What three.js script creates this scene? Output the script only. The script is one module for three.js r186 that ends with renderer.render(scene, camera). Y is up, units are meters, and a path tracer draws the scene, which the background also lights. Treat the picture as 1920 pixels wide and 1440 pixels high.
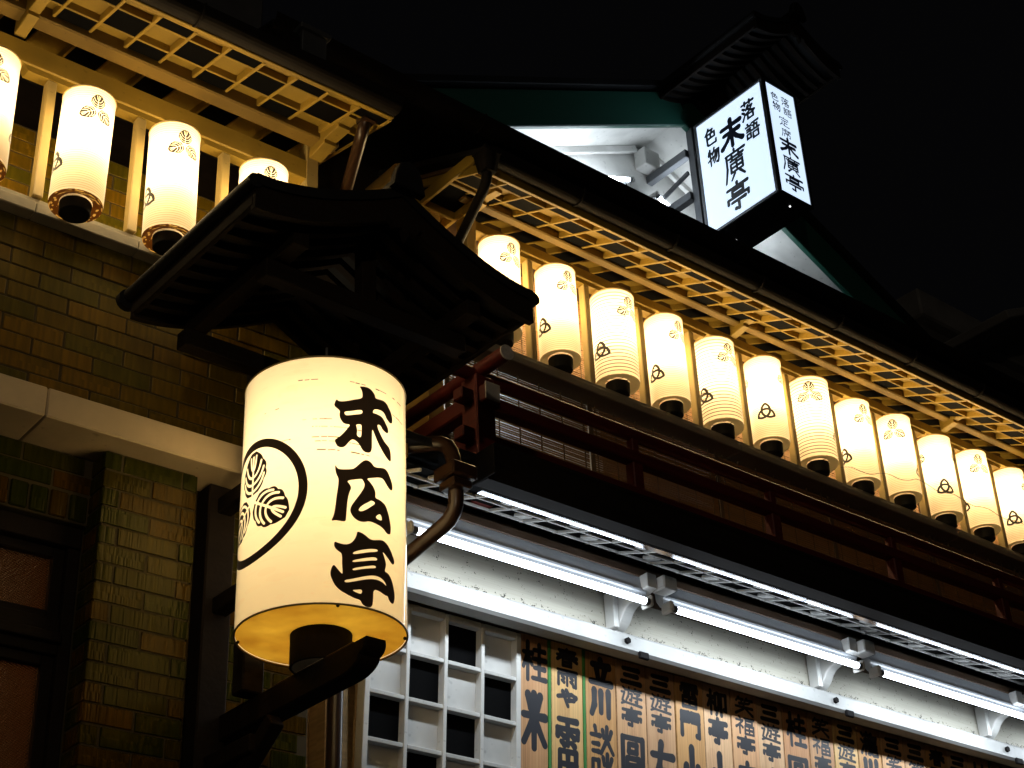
import * as THREE from 'three';
import { mergeGeometries } from 'three/addons/utils/BufferGeometryUtils.js';
import { RectAreaLightUniformsLib } from 'three/addons/lights/RectAreaLightUniformsLib.js';

// ---------------------------------------------------------------- camera, sky, sun, exposure
const scene = new THREE.Scene();
const camera = new THREE.PerspectiveCamera(26.2, 4 / 3, 0.05, 400);
{
  const yaw = 0.71367, pitch = 0.5339, roll = -0.04747;
  camera.position.set(0, 1.6, 0);
  camera.rotation.order = 'YXZ';
  camera.rotation.set(pitch, -yaw, roll);
}
const renderer = new THREE.WebGLRenderer({ antialias: true });
renderer.toneMapping = THREE.LinearToneMapping;
renderer.toneMappingExposure = 1.0;
renderer.shadowMap.enabled = true;
{
  const w = 64, h = 32, d = new Float32Array(w * h * 4);
  for (let i = 0; i < w * h; i++) { d[i * 4] = 0.0013; d[i * 4 + 1] = 0.0013; d[i * 4 + 2] = 0.0015; d[i * 4 + 3] = 1; }
  const sky = new THREE.DataTexture(d, w, h, THREE.RGBAFormat, THREE.FloatType);
  sky.mapping = THREE.EquirectangularReflectionMapping; sky.magFilter = THREE.LinearFilter; sky.needsUpdate = true;
  scene.background = sky; scene.environment = sky;
}
const moon = new THREE.DirectionalLight(0xfff0dc, 0.03);
moon.position.set(-6, 12, 9); moon.castShadow = true;
Object.assign(moon.shadow.camera, { left: -14, right: 14, top: 14, bottom: -14, near: 1, far: 60 });
scene.add(moon);
RectAreaLightUniformsLib.init();

// ---------------------------------------------------------------- helpers
let seed = 7;
const rnd = () => { seed = (seed + 0x6d2b79f5) | 0; let t = Math.imul(seed ^ (seed >>> 15), 1 | seed); t = (t + Math.imul(t ^ (t >>> 7), 61 | t)) ^ t; return ((t ^ (t >>> 14)) >>> 0) / 4294967296; };
const rr = (a, b) => a + (b - a) * rnd();
const V = (x, y, z) => new THREE.Vector3(x, y, z);
const TURN = 0.0222;                       // the brick wing stands 1.3 degrees out of line with the timber wing
const taken = new Map();
function numbered(n) { const k = taken.get(n) || 0; taken.set(n, k + 1); return k ? n + '_' + String(k).padStart(3, '0') : n; }
const bases = new WeakMap();
function thing(name, label, category, pos = [0, 0, 0], o = {}) {
  const g = new THREE.Group(); g.name = numbered(name);
  const p = V(...pos); bases.set(g, p.clone());
  if (o.brick) { p.applyAxisAngle(V(0, 1, 0), -TURN); }
  g.rotation.order = 'YXZ';
  g.rotation.y = (o.brick ? -TURN : 0) + (o.turn || 0); g.rotation.x = o.tilt || 0; g.rotation.z = o.lean || 0;
  g.position.copy(p);
  g.userData = o.kind === 'structure' ? { kind: 'structure' } : { label, category };
  if (o.group) g.userData.group = o.group;
  scene.add(g); return g;
}
// a part: position given in the same coordinates as its thing's base ('own' = relative to it)
function part(parent, name, geo, mat, pos = [0, 0, 0], rot = [0, 0, 0], own = false) {
  const m = new THREE.Mesh(geo, mat); m.name = name; m.castShadow = m.receiveShadow = true;
  const b = own ? V(0, 0, 0) : (bases.get(parent) || V(0, 0, 0));
  m.position.set(pos[0] - b.x, pos[1] - b.y, pos[2] - b.z); m.rotation.set(...rot);
  bases.set(m, V(...pos));
  parent.add(m); return m;
}
const geoCache = new Map();
function boxUV(g, ou = 0, ov = 0) {
  const p = g.attributes.position, n = g.attributes.normal, uv = new Float32Array(p.count * 2);
  for (let i = 0; i < p.count; i++) {
    const ax = Math.abs(n.getX(i)), ay = Math.abs(n.getY(i)), az = Math.abs(n.getZ(i)), x = p.getX(i), y = p.getY(i), z = p.getZ(i);
    const [u, v] = az >= ax && az >= ay ? [x, y] : ax >= ay ? [z, y] : [x, z];
    uv[i * 2] = u + ou; uv[i * 2 + 1] = v + ov;
  }
  g.setAttribute('uv', new THREE.BufferAttribute(uv, 2)); return g;
}
// chamfered box, 44 triangles
function cb(w, h, d, b = 0.003, k = 0) {
  const key = [w, h, d, b, k].map((v) => v.toFixed(4)).join();
  if (geoCache.has(key)) return geoCache.get(key);
  b = Math.min(b, w * 0.4, h * 0.4, d * 0.4);
  const X = w / 2, Y = h / 2, Z = d / 2, pos = [];
  const c = (sx, sy, sz, a) => [sx * (X - (a === 0 ? 0 : b)), sy * (Y - (a === 1 ? 0 : b)), sz * (Z - (a === 2 ? 0 : b))];
  const tri = (p, q, r) => {
    const nx = (q[1] - p[1]) * (r[2] - p[2]) - (q[2] - p[2]) * (r[1] - p[1]), ny = (q[2] - p[2]) * (r[0] - p[0]) - (q[0] - p[0]) * (r[2] - p[2]), nz = (q[0] - p[0]) * (r[1] - p[1]) - (q[1] - p[1]) * (r[0] - p[0]);
    if (nx * (p[0] + q[0] + r[0]) + ny * (p[1] + q[1] + r[1]) + nz * (p[2] + q[2] + r[2]) < 0) [q, r] = [r, q];
    pos.push(...p, ...q, ...r);
  };
  const quad = (p, q, r, s) => { tri(p, q, r); tri(p, r, s); };
  for (const s of [-1, 1]) {
    quad(c(s, -1, -1, 0), c(s, 1, -1, 0), c(s, 1, 1, 0), c(s, -1, 1, 0));
    quad(c(-1, s, -1, 1), c(1, s, -1, 1), c(1, s, 1, 1), c(-1, s, 1, 1));
    quad(c(-1, -1, s, 2), c(1, -1, s, 2), c(1, 1, s, 2), c(-1, 1, s, 2));
    for (const t of [-1, 1]) {
      quad(c(-1, s, t, 1), c(1, s, t, 1), c(1, s, t, 2), c(-1, s, t, 2));
      quad(c(s, -1, t, 0), c(s, 1, t, 0), c(s, 1, t, 2), c(s, -1, t, 2));
      quad(c(s, t, -1, 0), c(s, t, 1, 0), c(s, t, 1, 1), c(s, t, -1, 1));
      for (const u of [-1, 1]) tri(c(s, t, u, 0), c(s, t, u, 1), c(s, t, u, 2));
    }
  }
  const g = new THREE.BufferGeometry(); g.setAttribute('position', new THREE.Float32BufferAttribute(pos, 3)); g.computeVertexNormals();
  boxUV(g, k * 0.37, k * 0.23); geoCache.set(key, g); return g;
}
function boxp(parent, name, mat, x0, x1, y0, y1, z0, z1, b, k) { return part(parent, name, cb(x1 - x0, y1 - y0, z1 - z0, b, k), mat, [(x0 + x1) / 2, (y0 + y1) / 2, (z0 + z1) / 2]); }
// straight beam between two points; w across, h high
function beam(parent, name, mat, a, c, w, h, b = 0.003) {
  const A = V(...a), C = V(...c), d = C.clone().sub(A), m = part(parent, name, cb(d.length(), h, w, b), mat, A.clone().add(C).multiplyScalar(0.5).toArray());
  const x = d.clone().normalize(), z = Math.abs(x.y) > 0.99 ? V(0, 0, 1) : x.clone().cross(V(0, 1, 0)).normalize(), y = z.clone().cross(x);
  m.quaternion.setFromRotationMatrix(new THREE.Matrix4().makeBasis(x, y, z)); return m;
}
function rod(parent, name, mat, a, c, r, seg = 14) {
  const A = V(...a), C = V(...c), d = C.clone().sub(A), m = part(parent, name, new THREE.CylinderGeometry(r, r, d.length(), seg), mat, A.clone().add(C).multiplyScalar(0.5).toArray());
  m.quaternion.setFromUnitVectors(V(0, 1, 0), d.normalize()); return m;
}
function pipe(parent, name, mat, pts, r, seg = 14) {
  const cp = new THREE.CurvePath(), v = pts.map((p) => V(...p)), bend = r * 2.2;
  let from = v[0];
  for (let i = 1; i < v.length - 1; i++) {
    const a = v[i].clone().add(v[i - 1].clone().sub(v[i]).setLength(Math.min(bend, v[i].distanceTo(v[i - 1]) * 0.45))), c = v[i].clone().add(v[i + 1].clone().sub(v[i]).setLength(Math.min(bend, v[i].distanceTo(v[i + 1]) * 0.45)));
    cp.add(new THREE.LineCurve3(from, a)); cp.add(new THREE.QuadraticBezierCurve3(a, v[i], c)); from = c;
  }
  cp.add(new THREE.LineCurve3(from, v[v.length - 1]));
  return part(parent, name, new THREE.TubeGeometry(cp, v.length * 12, r, seg, false), mat);
}
// profile given as [z, y] pairs, extruded along x from x0 to x1
function profile(parent, name, mat, zy, x0, x1, bevel = 0.003) {
  const s = new THREE.Shape(zy.map(([z, y]) => new THREE.Vector2(-z, y)));
  const g = new THREE.ExtrudeGeometry(s, { depth: x1 - x0 - bevel * 2, bevelEnabled: bevel > 0, bevelSize: bevel, bevelThickness: bevel, bevelOffset: -bevel, bevelSegments: 1, curveSegments: 6 });
  g.rotateY(Math.PI / 2); g.translate(x0 + bevel, 0, 0); boxUV(g);
  return part(parent, name, g, mat);
}

// ---------------------------------------------------------------- textures
const hash = (x, y, s) => { let h = Math.imul(x, 374761393) + Math.imul(y, 668265263) + Math.imul(s, 1442695041); h = Math.imul(h ^ (h >>> 13), 1274126177); return ((h ^ (h >>> 16)) >>> 0) / 4294967296; };
function vnoise(x, y, per, s) {
  const xi = Math.floor(x), yi = Math.floor(y), fx = x - xi, fy = y - yi, u = fx * fx * (3 - 2 * fx), v = fy * fy * (3 - 2 * fy), m = (a) => ((a % per) + per) % per;
  const a = hash(m(xi), m(yi), s), b = hash(m(xi + 1), m(yi), s), c = hash(m(xi), m(yi + 1), s), d = hash(m(xi + 1), m(yi + 1), s);
  return a + (b - a) * u + (c - a) * v + (a - b - c + d) * u * v;
}
const fbm = (u, v, f, s, o = 4) => { let t = 0, a = 0.5; for (let i = 0; i < o; i++) { t += a * vnoise(u * f, v * f, f, s + i); f *= 2; a *= 0.5; } return t; };
function tex(w, h, fn, o = {}) {
  const d = new Uint8Array(w * h * 4);
  for (let y = 0; y < h; y++) for (let x = 0; x < w; x++) {
    const c = fn((x + 0.5) / w, (y + 0.5) / h), i = (y * w + x) * 4;
    const a = Array.isArray(c) ? c : [c, c, c];
    for (let k = 0; k < 3; k++) d[i + k] = Math.max(0, Math.min(255, Math.round(a[k] * 255)));
    d[i + 3] = 255;
  }
  const t = new THREE.DataTexture(d, w, h); t.wrapS = t.wrapT = THREE.RepeatWrapping; t.magFilter = THREE.LinearFilter; t.minFilter = THREE.LinearMipmapLinearFilter; t.generateMipmaps = true;
  if (!o.data) t.colorSpace = THREE.SRGBColorSpace;
  if (o.rep) t.repeat.set(...o.rep);
  t.needsUpdate = true; return t;
}
const lin = (r, g, b) => new THREE.Color().setRGB(r, g, b);
function std(c, rough, o = {}) { const { physical, ...p } = o; return new (physical ? THREE.MeshPhysicalMaterial : THREE.MeshStandardMaterial)({ color: lin(...c), roughness: rough, ...p }); }
const blot = tex(256, 256, (u, v) => 0.74 + 0.3 * fbm(u, v, 4, 3, 5) - 0.08 * (fbm(u, v, 32, 8, 2) > 0.62), { rep: [1.3, 1.3] });
const fineBump = tex(256, 256, (u, v) => fbm(u, v, 16, 21, 4), { data: true, rep: [3, 3] });
const plankMap = tex(256, 256, (u, v) => { const g = fbm(u * 0.5, v, 8, 5, 4), s = vnoise(u * 6, v * 90, 90, 31); return 0.72 + 0.2 * g + 0.14 * s; }, { rep: [0.7, 1.6] });
const scratch = tex(512, 128, (u, v) => { // combed face of the glazed tiles: fine vertical ribs, streaks of darker glaze
  const rib = 0.5 + 0.5 * Math.sin(u * 2 * Math.PI * 96), st = vnoise(u * 48, v * 2, 48, 4), co = vnoise(u * 12, v * 1, 12, 9);
  return [0.52 + 0.1 * rib + 0.24 * st + 0.22 * co, 0.54 + 0.1 * rib + 0.22 * st + 0.16 * co, 0.5 + 0.08 * rib + 0.22 * st + 0.12 * co];
}, { rep: [2.1, 4] });
const scratchBump = tex(512, 64, (u, v) => 0.5 * vnoise(u * 96, v * 2, 96, 4) + 0.5 * vnoise(u * 24, v * 2, 24, 14), { data: true, rep: [2.1, 4] });
const concreteMap = tex(256, 256, (u, v) => 0.72 + 0.3 * fbm(u, v, 5, 12, 5) - 0.1 * (fbm(u, v, 40, 2, 2) > 0.66), { rep: [0.9, 0.9] });
const grime = tex(1536, 160, (u, v) => { // white planks: brush marks, and mould spots that gather along the lower edge
  const g = 0.86 + 0.1 * fbm(u * 0.5, v, 8, 5, 3) + 0.05 * vnoise(u * 8, v * 60, 60, 31);
  const spot = vnoise(u * 420, v * 50, 420, 77) * 0.55 + vnoise(u * 90, v * 14, 90, 78) * 0.45, thr = v < 0.2 ? 0.52 + v * 1.3 : 0.84;
  return spot > thr ? [g * 0.34, g * 0.33, g * 0.3] : [g, g * 0.985, g * 0.95];
});
const M = {
  cream: std([0.35, 0.225, 0.026], 0.6, { map: blot, bumpMap: fineBump, bumpScale: 0.0006 }),
  beamCream: std([0.2, 0.12, 0.015], 0.65, { map: blot }),
  creamPost: std([0.42, 0.31, 0.11], 0.55, { map: blot }),
  black: std([0.002, 0.002, 0.0022], 0.9, { physical: true, specularIntensity: 0.12 }),
  mortar: std([0.07, 0.05, 0.015], 0.95, { map: concreteMap }),
  concrete: std([0.74, 0.58, 0.36], 0.85, { map: concreteMap, bumpMap: fineBump, bumpScale: 0.001 }),
  ledgeGrey: std([0.27, 0.25, 0.2], 0.85, { map: concreteMap, bumpMap: fineBump, bumpScale: 0.001 }),
  darkwood: std([0.016, 0.01, 0.006], 0.8, { physical: true, specularIntensity: 0.35, map: plankMap, bumpMap: fineBump, bumpScale: 0.001 }),
  brown: std([0.11, 0.06, 0.03], 0.6, { map: plankMap }),
  red: std([0.11, 0.009, 0.005], 0.5, { map: plankMap }),
  capWhite: std([0.62, 0.58, 0.54], 0.6, { map: blot }),
  tile: std([0.012, 0.011, 0.011], 0.65, { physical: true, specularIntensity: 0.5, map: blot, bumpMap: fineBump, bumpScale: 0.001 }),
  gutter: std([0.01, 0.008, 0.007], 0.75, { physical: true, specularIntensity: 0.25 }),
  pipe: std([0.045, 0.022, 0.012], 0.28, { map: blot }),
  blackpipe: std([0.012, 0.012, 0.014], 0.2),
  white: std([0.74, 0.73, 0.7], 0.55, { map: blot }),
  plank: std([0.44, 0.43, 0.39], 0.6, { map: grime }),
  fasciaWhite: std([0.42, 0.42, 0.41], 0.55, { map: blot }),
  enamel: std([0.4, 0.42, 0.45], 0.35),
  steel: std([0.62, 0.66, 0.72], 0.13, { metalness: 1 }),
  zinc: std([0.22, 0.23, 0.25], 0.45, { metalness: 0.7, map: blot }),
  green: std([0.02, 0.1, 0.07], 0.4),
  greenStrip: std([0.03, 0.2, 0.03], 0.6),
  reed: std([0.24, 0.12, 0.035], 0.7),
  thread: std([0.12, 0.08, 0.04], 0.9),
  tan: std([0.5, 0.33, 0.15], 0.7, { map: plankMap }),
  ochre: std([0.52, 0.33, 0.08], 0.6, { map: blot }),
  dimwall: std([0.3, 0.29, 0.28], 0.8, { map: concreteMap }),
  asphalt: std([0.05, 0.05, 0.052], 0.9),
  boltBlack: std([0.008, 0.007, 0.007], 0.9, { physical: true, specularIntensity: 0.3 }),
  wire: std([0.05, 0.035, 0.02], 0.5),
};
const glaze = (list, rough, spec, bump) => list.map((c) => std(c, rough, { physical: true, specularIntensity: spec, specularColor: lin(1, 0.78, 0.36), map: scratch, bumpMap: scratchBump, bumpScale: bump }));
const BR = glaze([[0.16, 0.105, 0.006], [0.12, 0.1, 0.006], [0.18, 0.11, 0.006], [0.11, 0.095, 0.006], [0.2, 0.12, 0.006], [0.14, 0.1, 0.008]], 0.4, 1, 0.0009);          // ochre glaze of the upper wall, lightened and yellowed for the lantern glow there
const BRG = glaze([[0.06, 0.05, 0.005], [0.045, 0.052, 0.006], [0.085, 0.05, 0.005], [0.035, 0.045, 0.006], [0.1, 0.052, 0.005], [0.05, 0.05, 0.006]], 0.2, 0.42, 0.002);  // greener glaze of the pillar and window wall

// ---------------------------------------------------------------- lettering (strokes on a 100 x 100 field)
const K = {
  '末': '10,25 90,25;18,48 82,48;50,5 50,95;48,50 30,72 8,88;52,50 70,72 92,88',
  '亭': '50,2 50,14;8,16 92,16;28,26 72,26 72,40 28,40 28,26;8,64 8,50 92,50 92,64;22,65 78,65;50,65 50,94 36,90',
  '廣': '50,2 50,12;12,13 94,13;16,13 15,55 4,96;38,20 38,34;68,20 68,34;24,26 86,26;30,36 80,36;30,46 80,46 80,72 30,72 30,46;55,36 55,72;30,59 80,59;44,77 28,95;66,77 84,95',
  '落': '8,12 92,12;32,2 32,22;66,2 66,22;12,30 24,38;8,48 20,56;8,92 26,66;52,26 36,46;46,34 80,34 60,56 34,66;48,42 66,56 92,64;44,70 82,70 82,92 44,92 44,70',
  '語': '22,4 26,12;6,18 44,18;12,32 38,32;12,44 38,44;12,58 38,58 38,80 12,80 12,58;50,10 96,10;70,10 62,46;54,26 86,26 84,46;46,48 98,48;54,62 90,62 90,90 54,90 54,62',
  '色': '38,3 28,18 10,32;34,14 70,14 56,30;22,32 84,32 84,56 22,56;22,32 22,84 32,92 90,92 92,76;52,32 52,56',
  '物': '18,14 12,36;10,28 44,28;26,4 26,96;6,66 46,52;62,4 54,24 44,38;58,22 96,22 92,70 84,94 74,88;70,24 62,50 44,72;84,24 74,60 52,86',
  '定': '50,2 50,12;10,28 10,14 90,14 90,28;24,36 78,36;50,36 50,84;50,58 78,58;30,52 26,74 8,94;24,74 50,88 94,92',
  '席': '50,2 50,12;12,13 92,13;16,13 15,55 4,96;24,28 92,28;40,18 40,46 74,46;74,18 74,46;28,88 28,58 84,58 84,88 76,86;56,50 56,98',
  '桂': '6,30 42,30;24,4 24,96;24,32 6,66;24,36 42,58;50,20 94,20;72,6 72,42;46,42 98,42;52,64 94,64;72,48 72,90;44,90 98,90',
  '米': '26,6 36,30;74,6 64,30;8,42 92,42;50,4 50,96;48,46 10,88;52,46 92,88',
  '春': '14,12 86,12;20,26 80,26;6,40 94,40;50,2 46,30 8,64;54,40 94,64;32,54 68,54 68,94 32,94 32,54;32,74 68,74',
  '雨': '8,12 92,12;12,94 12,32 88,32 88,94 78,90;50,12 50,92;26,46 36,54;26,68 36,76;64,46 74,54;64,68 74,76',
  'や': '8,50 70,28 88,40 78,58 58,60;46,10 54,24;30,18 52,94',
  '雷': '14,8 86,8;10,34 10,22 90,22 90,34;50,8 50,46;24,30 36,34;24,42 36,46;64,30 76,34;64,42 76,46;18,56 82,56 82,94 18,94 18,56;50,56 50,94;18,75 82,75',
  '立': '50,4 50,18;12,24 88,24;32,36 40,78;70,36 58,84;4,88 96,88',
  '川': '20,8 20,60 8,94;50,10 50,84;84,6 84,96',
  '談': '22,4 26,12;6,18 42,18;12,32 36,32;12,44 36,44;12,58 36,58 36,82 12,82 12,58;54,8 58,20;90,8 82,20;72,2 70,24 46,46;72,24 96,44;54,52 58,64;90,52 82,64;72,46 70,70 44,96;72,70 98,94',
  '三': '14,14 86,14;20,48 80,48;6,86 94,86',
  '遊': '12,6 22,18;4,34 18,34 8,78 16,84;4,96 20,86 98,94;40,4 40,14;28,18 56,18;38,18 36,50 26,74;38,36 54,36 50,72 44,70;70,4 60,22;64,14 96,14;64,30 90,30 78,42;78,42 78,78 70,74;60,54 98,54',
  '圓': '8,96 8,6 92,6 92,96;8,92 92,92;34,16 66,16 66,28 34,28 34,16;26,38 74,38 74,70 26,70 26,38;26,49 74,49;26,60 74,60;40,72 26,86;60,72 74,86',
  '右': '6,26 94,26;46,4 36,44 6,84;36,52 84,52 84,92 36,92 36,52',
  '門': '8,96 8,8 42,8 42,40 8,40;8,24 42,24;92,8 58,8 58,40 92,40;92,8 92,96 82,92;58,24 92,24',
  '小': '50,4 50,94 38,88;24,34 8,76;76,34 92,76',
  '柳': '4,28 34,28;20,4 20,96;20,32 4,66;20,36 34,54;54,8 42,16 42,76 56,70;60,12 60,60 46,96;72,96 72,12 96,12 96,74 88,70',
  '笑': '24,2 10,24;20,12 46,12;34,12 38,24;66,2 54,24;62,12 94,12;78,12 82,24;76,30 26,38;6,56 94,56;50,36 46,66 6,96;54,58 94,96',
  '福': '20,2 26,12;4,22 38,22 20,48 4,62;22,44 22,96;28,50 38,60;46,8 96,8;54,20 88,20 88,38 54,38 54,20;50,50 94,50 94,94 50,94 50,50;72,50 72,94;50,72 94,72',
  '瀧': '8,10 18,20;4,36 16,44;4,92 20,60;40,2 42,10;26,14 58,14;32,18 36,28;52,18 48,28;24,32 60,32;30,40 54,40 54,92 46,90;30,40 28,94;30,54 54,54;30,68 54,68;66,4 66,18 96,18;66,28 92,28 92,38 66,38;66,28 66,88 74,94 98,92 98,80;74,52 94,52;74,64 94,64;74,76 94,76',
};
// brush: every stroke a filled ribbon that starts broad, thins a little and ends round, as sign writers' letters do
function kanji(ctx, ch, x, y, w, h, weight, ink) {
  ctx.fillStyle = ink; ctx.strokeStyle = ink;
  const W = weight * Math.min(w, h) / 100, strokes = K[ch].split(';').map((s) => s.split(' ').map((p) => p.split(',').map(Number)));
  for (const st of strokes) {
    const p = st.map(([a, b]) => [x + a * w / 100, y + b * h / 100]);
    for (let i = 0; i < p.length - 1; i++) {
      const [a, b] = [p[i], p[i + 1]], L = Math.hypot(b[0] - a[0], b[1] - a[1]) || 1, nx = -(b[1] - a[1]) / L, ny = (b[0] - a[0]) / L, flat = Math.abs(b[0] - a[0]) > Math.abs(b[1] - a[1]) * 1.2;
      const w0 = W * (flat ? 0.46 : 0.56), w1 = W * (i === p.length - 2 ? (flat ? 0.58 : 0.44) : 0.5), mid = W * 0.44;
      ctx.beginPath(); ctx.moveTo(a[0] + nx * w0, a[1] + ny * w0);
      ctx.quadraticCurveTo((a[0] + b[0]) / 2 + nx * mid, (a[1] + b[1]) / 2 + ny * mid, b[0] + nx * w1, b[1] + ny * w1);
      ctx.lineTo(b[0] - nx * w1, b[1] - ny * w1);
      ctx.quadraticCurveTo((a[0] + b[0]) / 2 - nx * mid, (a[1] + b[1]) / 2 - ny * mid, a[0] - nx * w0, a[1] - ny * w0); ctx.closePath(); ctx.fill();
      ctx.beginPath(); ctx.arc(b[0], b[1], w1, 0, 7); ctx.fill();
      ctx.beginPath(); ctx.arc(a[0], a[1], w0 * (i ? 1 : 0.9), 0, 7); ctx.fill();
    }
  }
}
function canvas(w, h, draw) {
  const c = document.createElement('canvas'); c.width = w; c.height = h; draw(c.getContext('2d'), w, h);
  const t = new THREE.CanvasTexture(c); t.colorSpace = THREE.SRGBColorSpace; t.anisotropy = 8; return t;
}
// three-leaved crest: leaf tip up at (0,-len) turned by 120 degrees
function leafCrest(ctx, cx, cy, len, ink, ground, vein, hollow) {
  for (let k = 0; k < 3; k++) {
    ctx.save(); ctx.translate(cx, cy); ctx.rotate(k * 2 * Math.PI / 3);
    const hw = (t) => len * 0.36 * Math.pow(Math.sin(Math.PI * (0.1 + 0.86 * t)), 0.75) * (1 + 0.09 * Math.abs(Math.sin(t * Math.PI * 4)));
    ctx.beginPath(); ctx.moveTo(0, -len * 0.1);
    for (let s = 0; s <= 40; s++) { const t = s / 40; ctx.lineTo(hw(t) * (s === 0 ? 0.4 : 1), -len * (0.12 + 0.88 * t)); }
    for (let s = 40; s >= 0; s--) { const t = s / 40; ctx.lineTo(-hw(t) * (s === 0 ? 0.4 : 1), -len * (0.12 + 0.88 * t)); }
    ctx.closePath(); ctx.fillStyle = hollow ? ground : ink; ctx.fill();
    if (hollow) { ctx.strokeStyle = ink; ctx.lineWidth = vein * 1.15 * len; ctx.stroke(); }
    ctx.strokeStyle = hollow ? ink : ground; ctx.lineCap = 'round'; ctx.lineWidth = vein * len;
    if (!hollow) { ctx.beginPath(); ctx.moveTo(0, 0); ctx.lineTo(0, -len * 0.9); ctx.stroke(); }
    for (const sd of [-1, 1]) for (let i = 0; i < 4; i++) {
      const t0 = 0.1 + i * 0.17, t1 = Math.min(0.93, t0 + 0.3), e = hw(t1) * (hollow ? 0.86 : 0.82) * (i === 3 ? 0.6 : 1);
      ctx.beginPath(); ctx.moveTo(hollow ? sd * len * 0.05 : 0, -len * (0.1 + 0.86 * t0)); ctx.quadraticCurveTo(sd * e * 0.75, -len * (0.12 + 0.86 * t0), sd * e, -len * (0.12 + 0.86 * t1)); ctx.stroke();
    }
    ctx.restore();
  }
  ctx.fillStyle = ground; ctx.beginPath(); ctx.arc(cx, cy, len * 0.12, 0, 7); ctx.fill();
}
function knotCrest(ctx, cx, cy, r, ink, lw) {  // three interlaced pointed loops
  const R = r * 0.9, c = [0, 1, 2].map((k) => { const a = Math.PI / 2 + k * 2 * Math.PI / 3; return [cx + Math.cos(a) * R * 0.56, cy + Math.sin(a) * R * 0.56]; });
  ctx.strokeStyle = ink; ctx.lineWidth = lw; ctx.lineCap = 'round';
  for (let k = 0; k < 3; k++) for (let s = 0; s < 180; s++) {
    const a0 = s / 180 * 2 * Math.PI, a1 = (s + 1) / 180 * 2 * Math.PI, m = [c[k][0] + Math.cos((a0 + a1) / 2) * R, c[k][1] + Math.sin((a0 + a1) / 2) * R];
    if ([1, 2].some((j) => Math.hypot(m[0] - c[(k + j) % 3][0], m[1] - c[(k + j) % 3][1]) < R)) { ctx.beginPath(); ctx.arc(c[k][0], c[k][1], R, a0, a1); ctx.stroke(); }
  }
}

// ---------------------------------------------------------------- ground and surroundings (setting)
{
  const g = new THREE.Mesh(new THREE.PlaneGeometry(160, 160), M.asphalt); g.rotation.x = -Math.PI / 2; g.name = 'ground'; g.receiveShadow = true; g.userData.kind = 'structure'; scene.add(g);
}
// ---------------------------------------------------------------- brick wing: walls
const C0 = 0.0686;                         // course height
const ZW = -4.77;
function brickPatch(t, x0, x1, yTop, courses, zFace, opt = {}) {
  const L = 0.222, J = 0.0065, H = C0 - J;
  for (let r = 0; r < courses; r++) {
    const yc = yTop - C0 * (r + 0.5) - 0.0;
    let x = x0 - (r % 2 ? (L + J) / 2 : 0) - (opt.shift || 0);
    while (x < x1 - 0.01) {
      const a = Math.max(x, x0), b = Math.min(x + L, x1);
      if (b - a > 0.03) {
        const w = Math.round((b - a) * 200) / 200;
        part(t, 'brick', cb(w, H, 0.03, 0.002, Math.floor(rnd() * 5)), (opt.set || BR)[Math.floor(rnd() * 6)], [(a + b) / 2 + rr(-0.001, 0.001), yc + rr(-0.0012, 0.0012), zFace - 0.015 + rr(-0.0018, 0.0018)], [0, 0, rr(-0.004, 0.004)]);
      }
      x += L + J;
    }
  }
}
{
  const t = thing('brick_wall', 'olive glazed brick wall between the concrete ledge and the concrete band', 'wall', [1.0, 4.43, ZW], { brick: true });
  boxp(t, 'mortar', M.mortar, 1.0, 2.95, 4.40, 5.215, ZW - 0.2, ZW - 0.003);
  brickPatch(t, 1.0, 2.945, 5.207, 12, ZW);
}
{
  const t = thing('concrete_ledge', 'grey concrete ledge carrying the lantern posts of the brick wing', 'ledge', [1.0, 5.2, ZW], { brick: true });
  for (const [a, b] of [[0.9, 1.318], [1.32, 1.728], [1.73, 2.133], [2.135, 2.548], [2.55, 2.97]]) boxp(t, 'slab', M.ledgeGrey, a, b, 5.208, 5.254, -5.0, -4.716, 0.004);
  boxp(t, 'upper_step', M.ledgeGrey, 0.9, 2.965, 5.256, 5.282, -4.98, -4.735, 0.004);
}
{
  const t = thing('concrete_band', 'pale concrete band over the window and brick pillar', 'lintel', [1.0, 4.325, ZW], { brick: true });
  for (const [a, b] of [[0.8, 1.797], [1.8, 2.97]]) boxp(t, 'slab', M.concrete, a, b, 4.325, 4.434, -4.9, -4.575, 0.005);
}
{
  const t = thing('brick_parapet', 'yellow lit brick parapet behind the lanterns of the brick wing', 'wall', [1.0, 5.25, -5.15], { brick: true });
  boxp(t, 'mortar', M.mortar, 1.0, 3.1, 5.2, 5.93, -5.35, -5.153);
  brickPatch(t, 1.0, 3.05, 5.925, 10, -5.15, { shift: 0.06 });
}
{
  const t = thing('dark_shutter_wall', 'dark timber wall high behind the brick parapet', 'wall', [1.0, 5.9, -5.6], { brick: true });
  boxp(t, 'panel', M.darkwood, 0.6, 3.1, 5.2, 6.6, -5.75, -5.6);
  for (let x = 0.8; x < 3.1; x += 0.42) boxp(t, 'stile', M.darkwood, x, x + 0.06, 5.6, 6.5, -5.598, -5.57);
}
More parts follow.
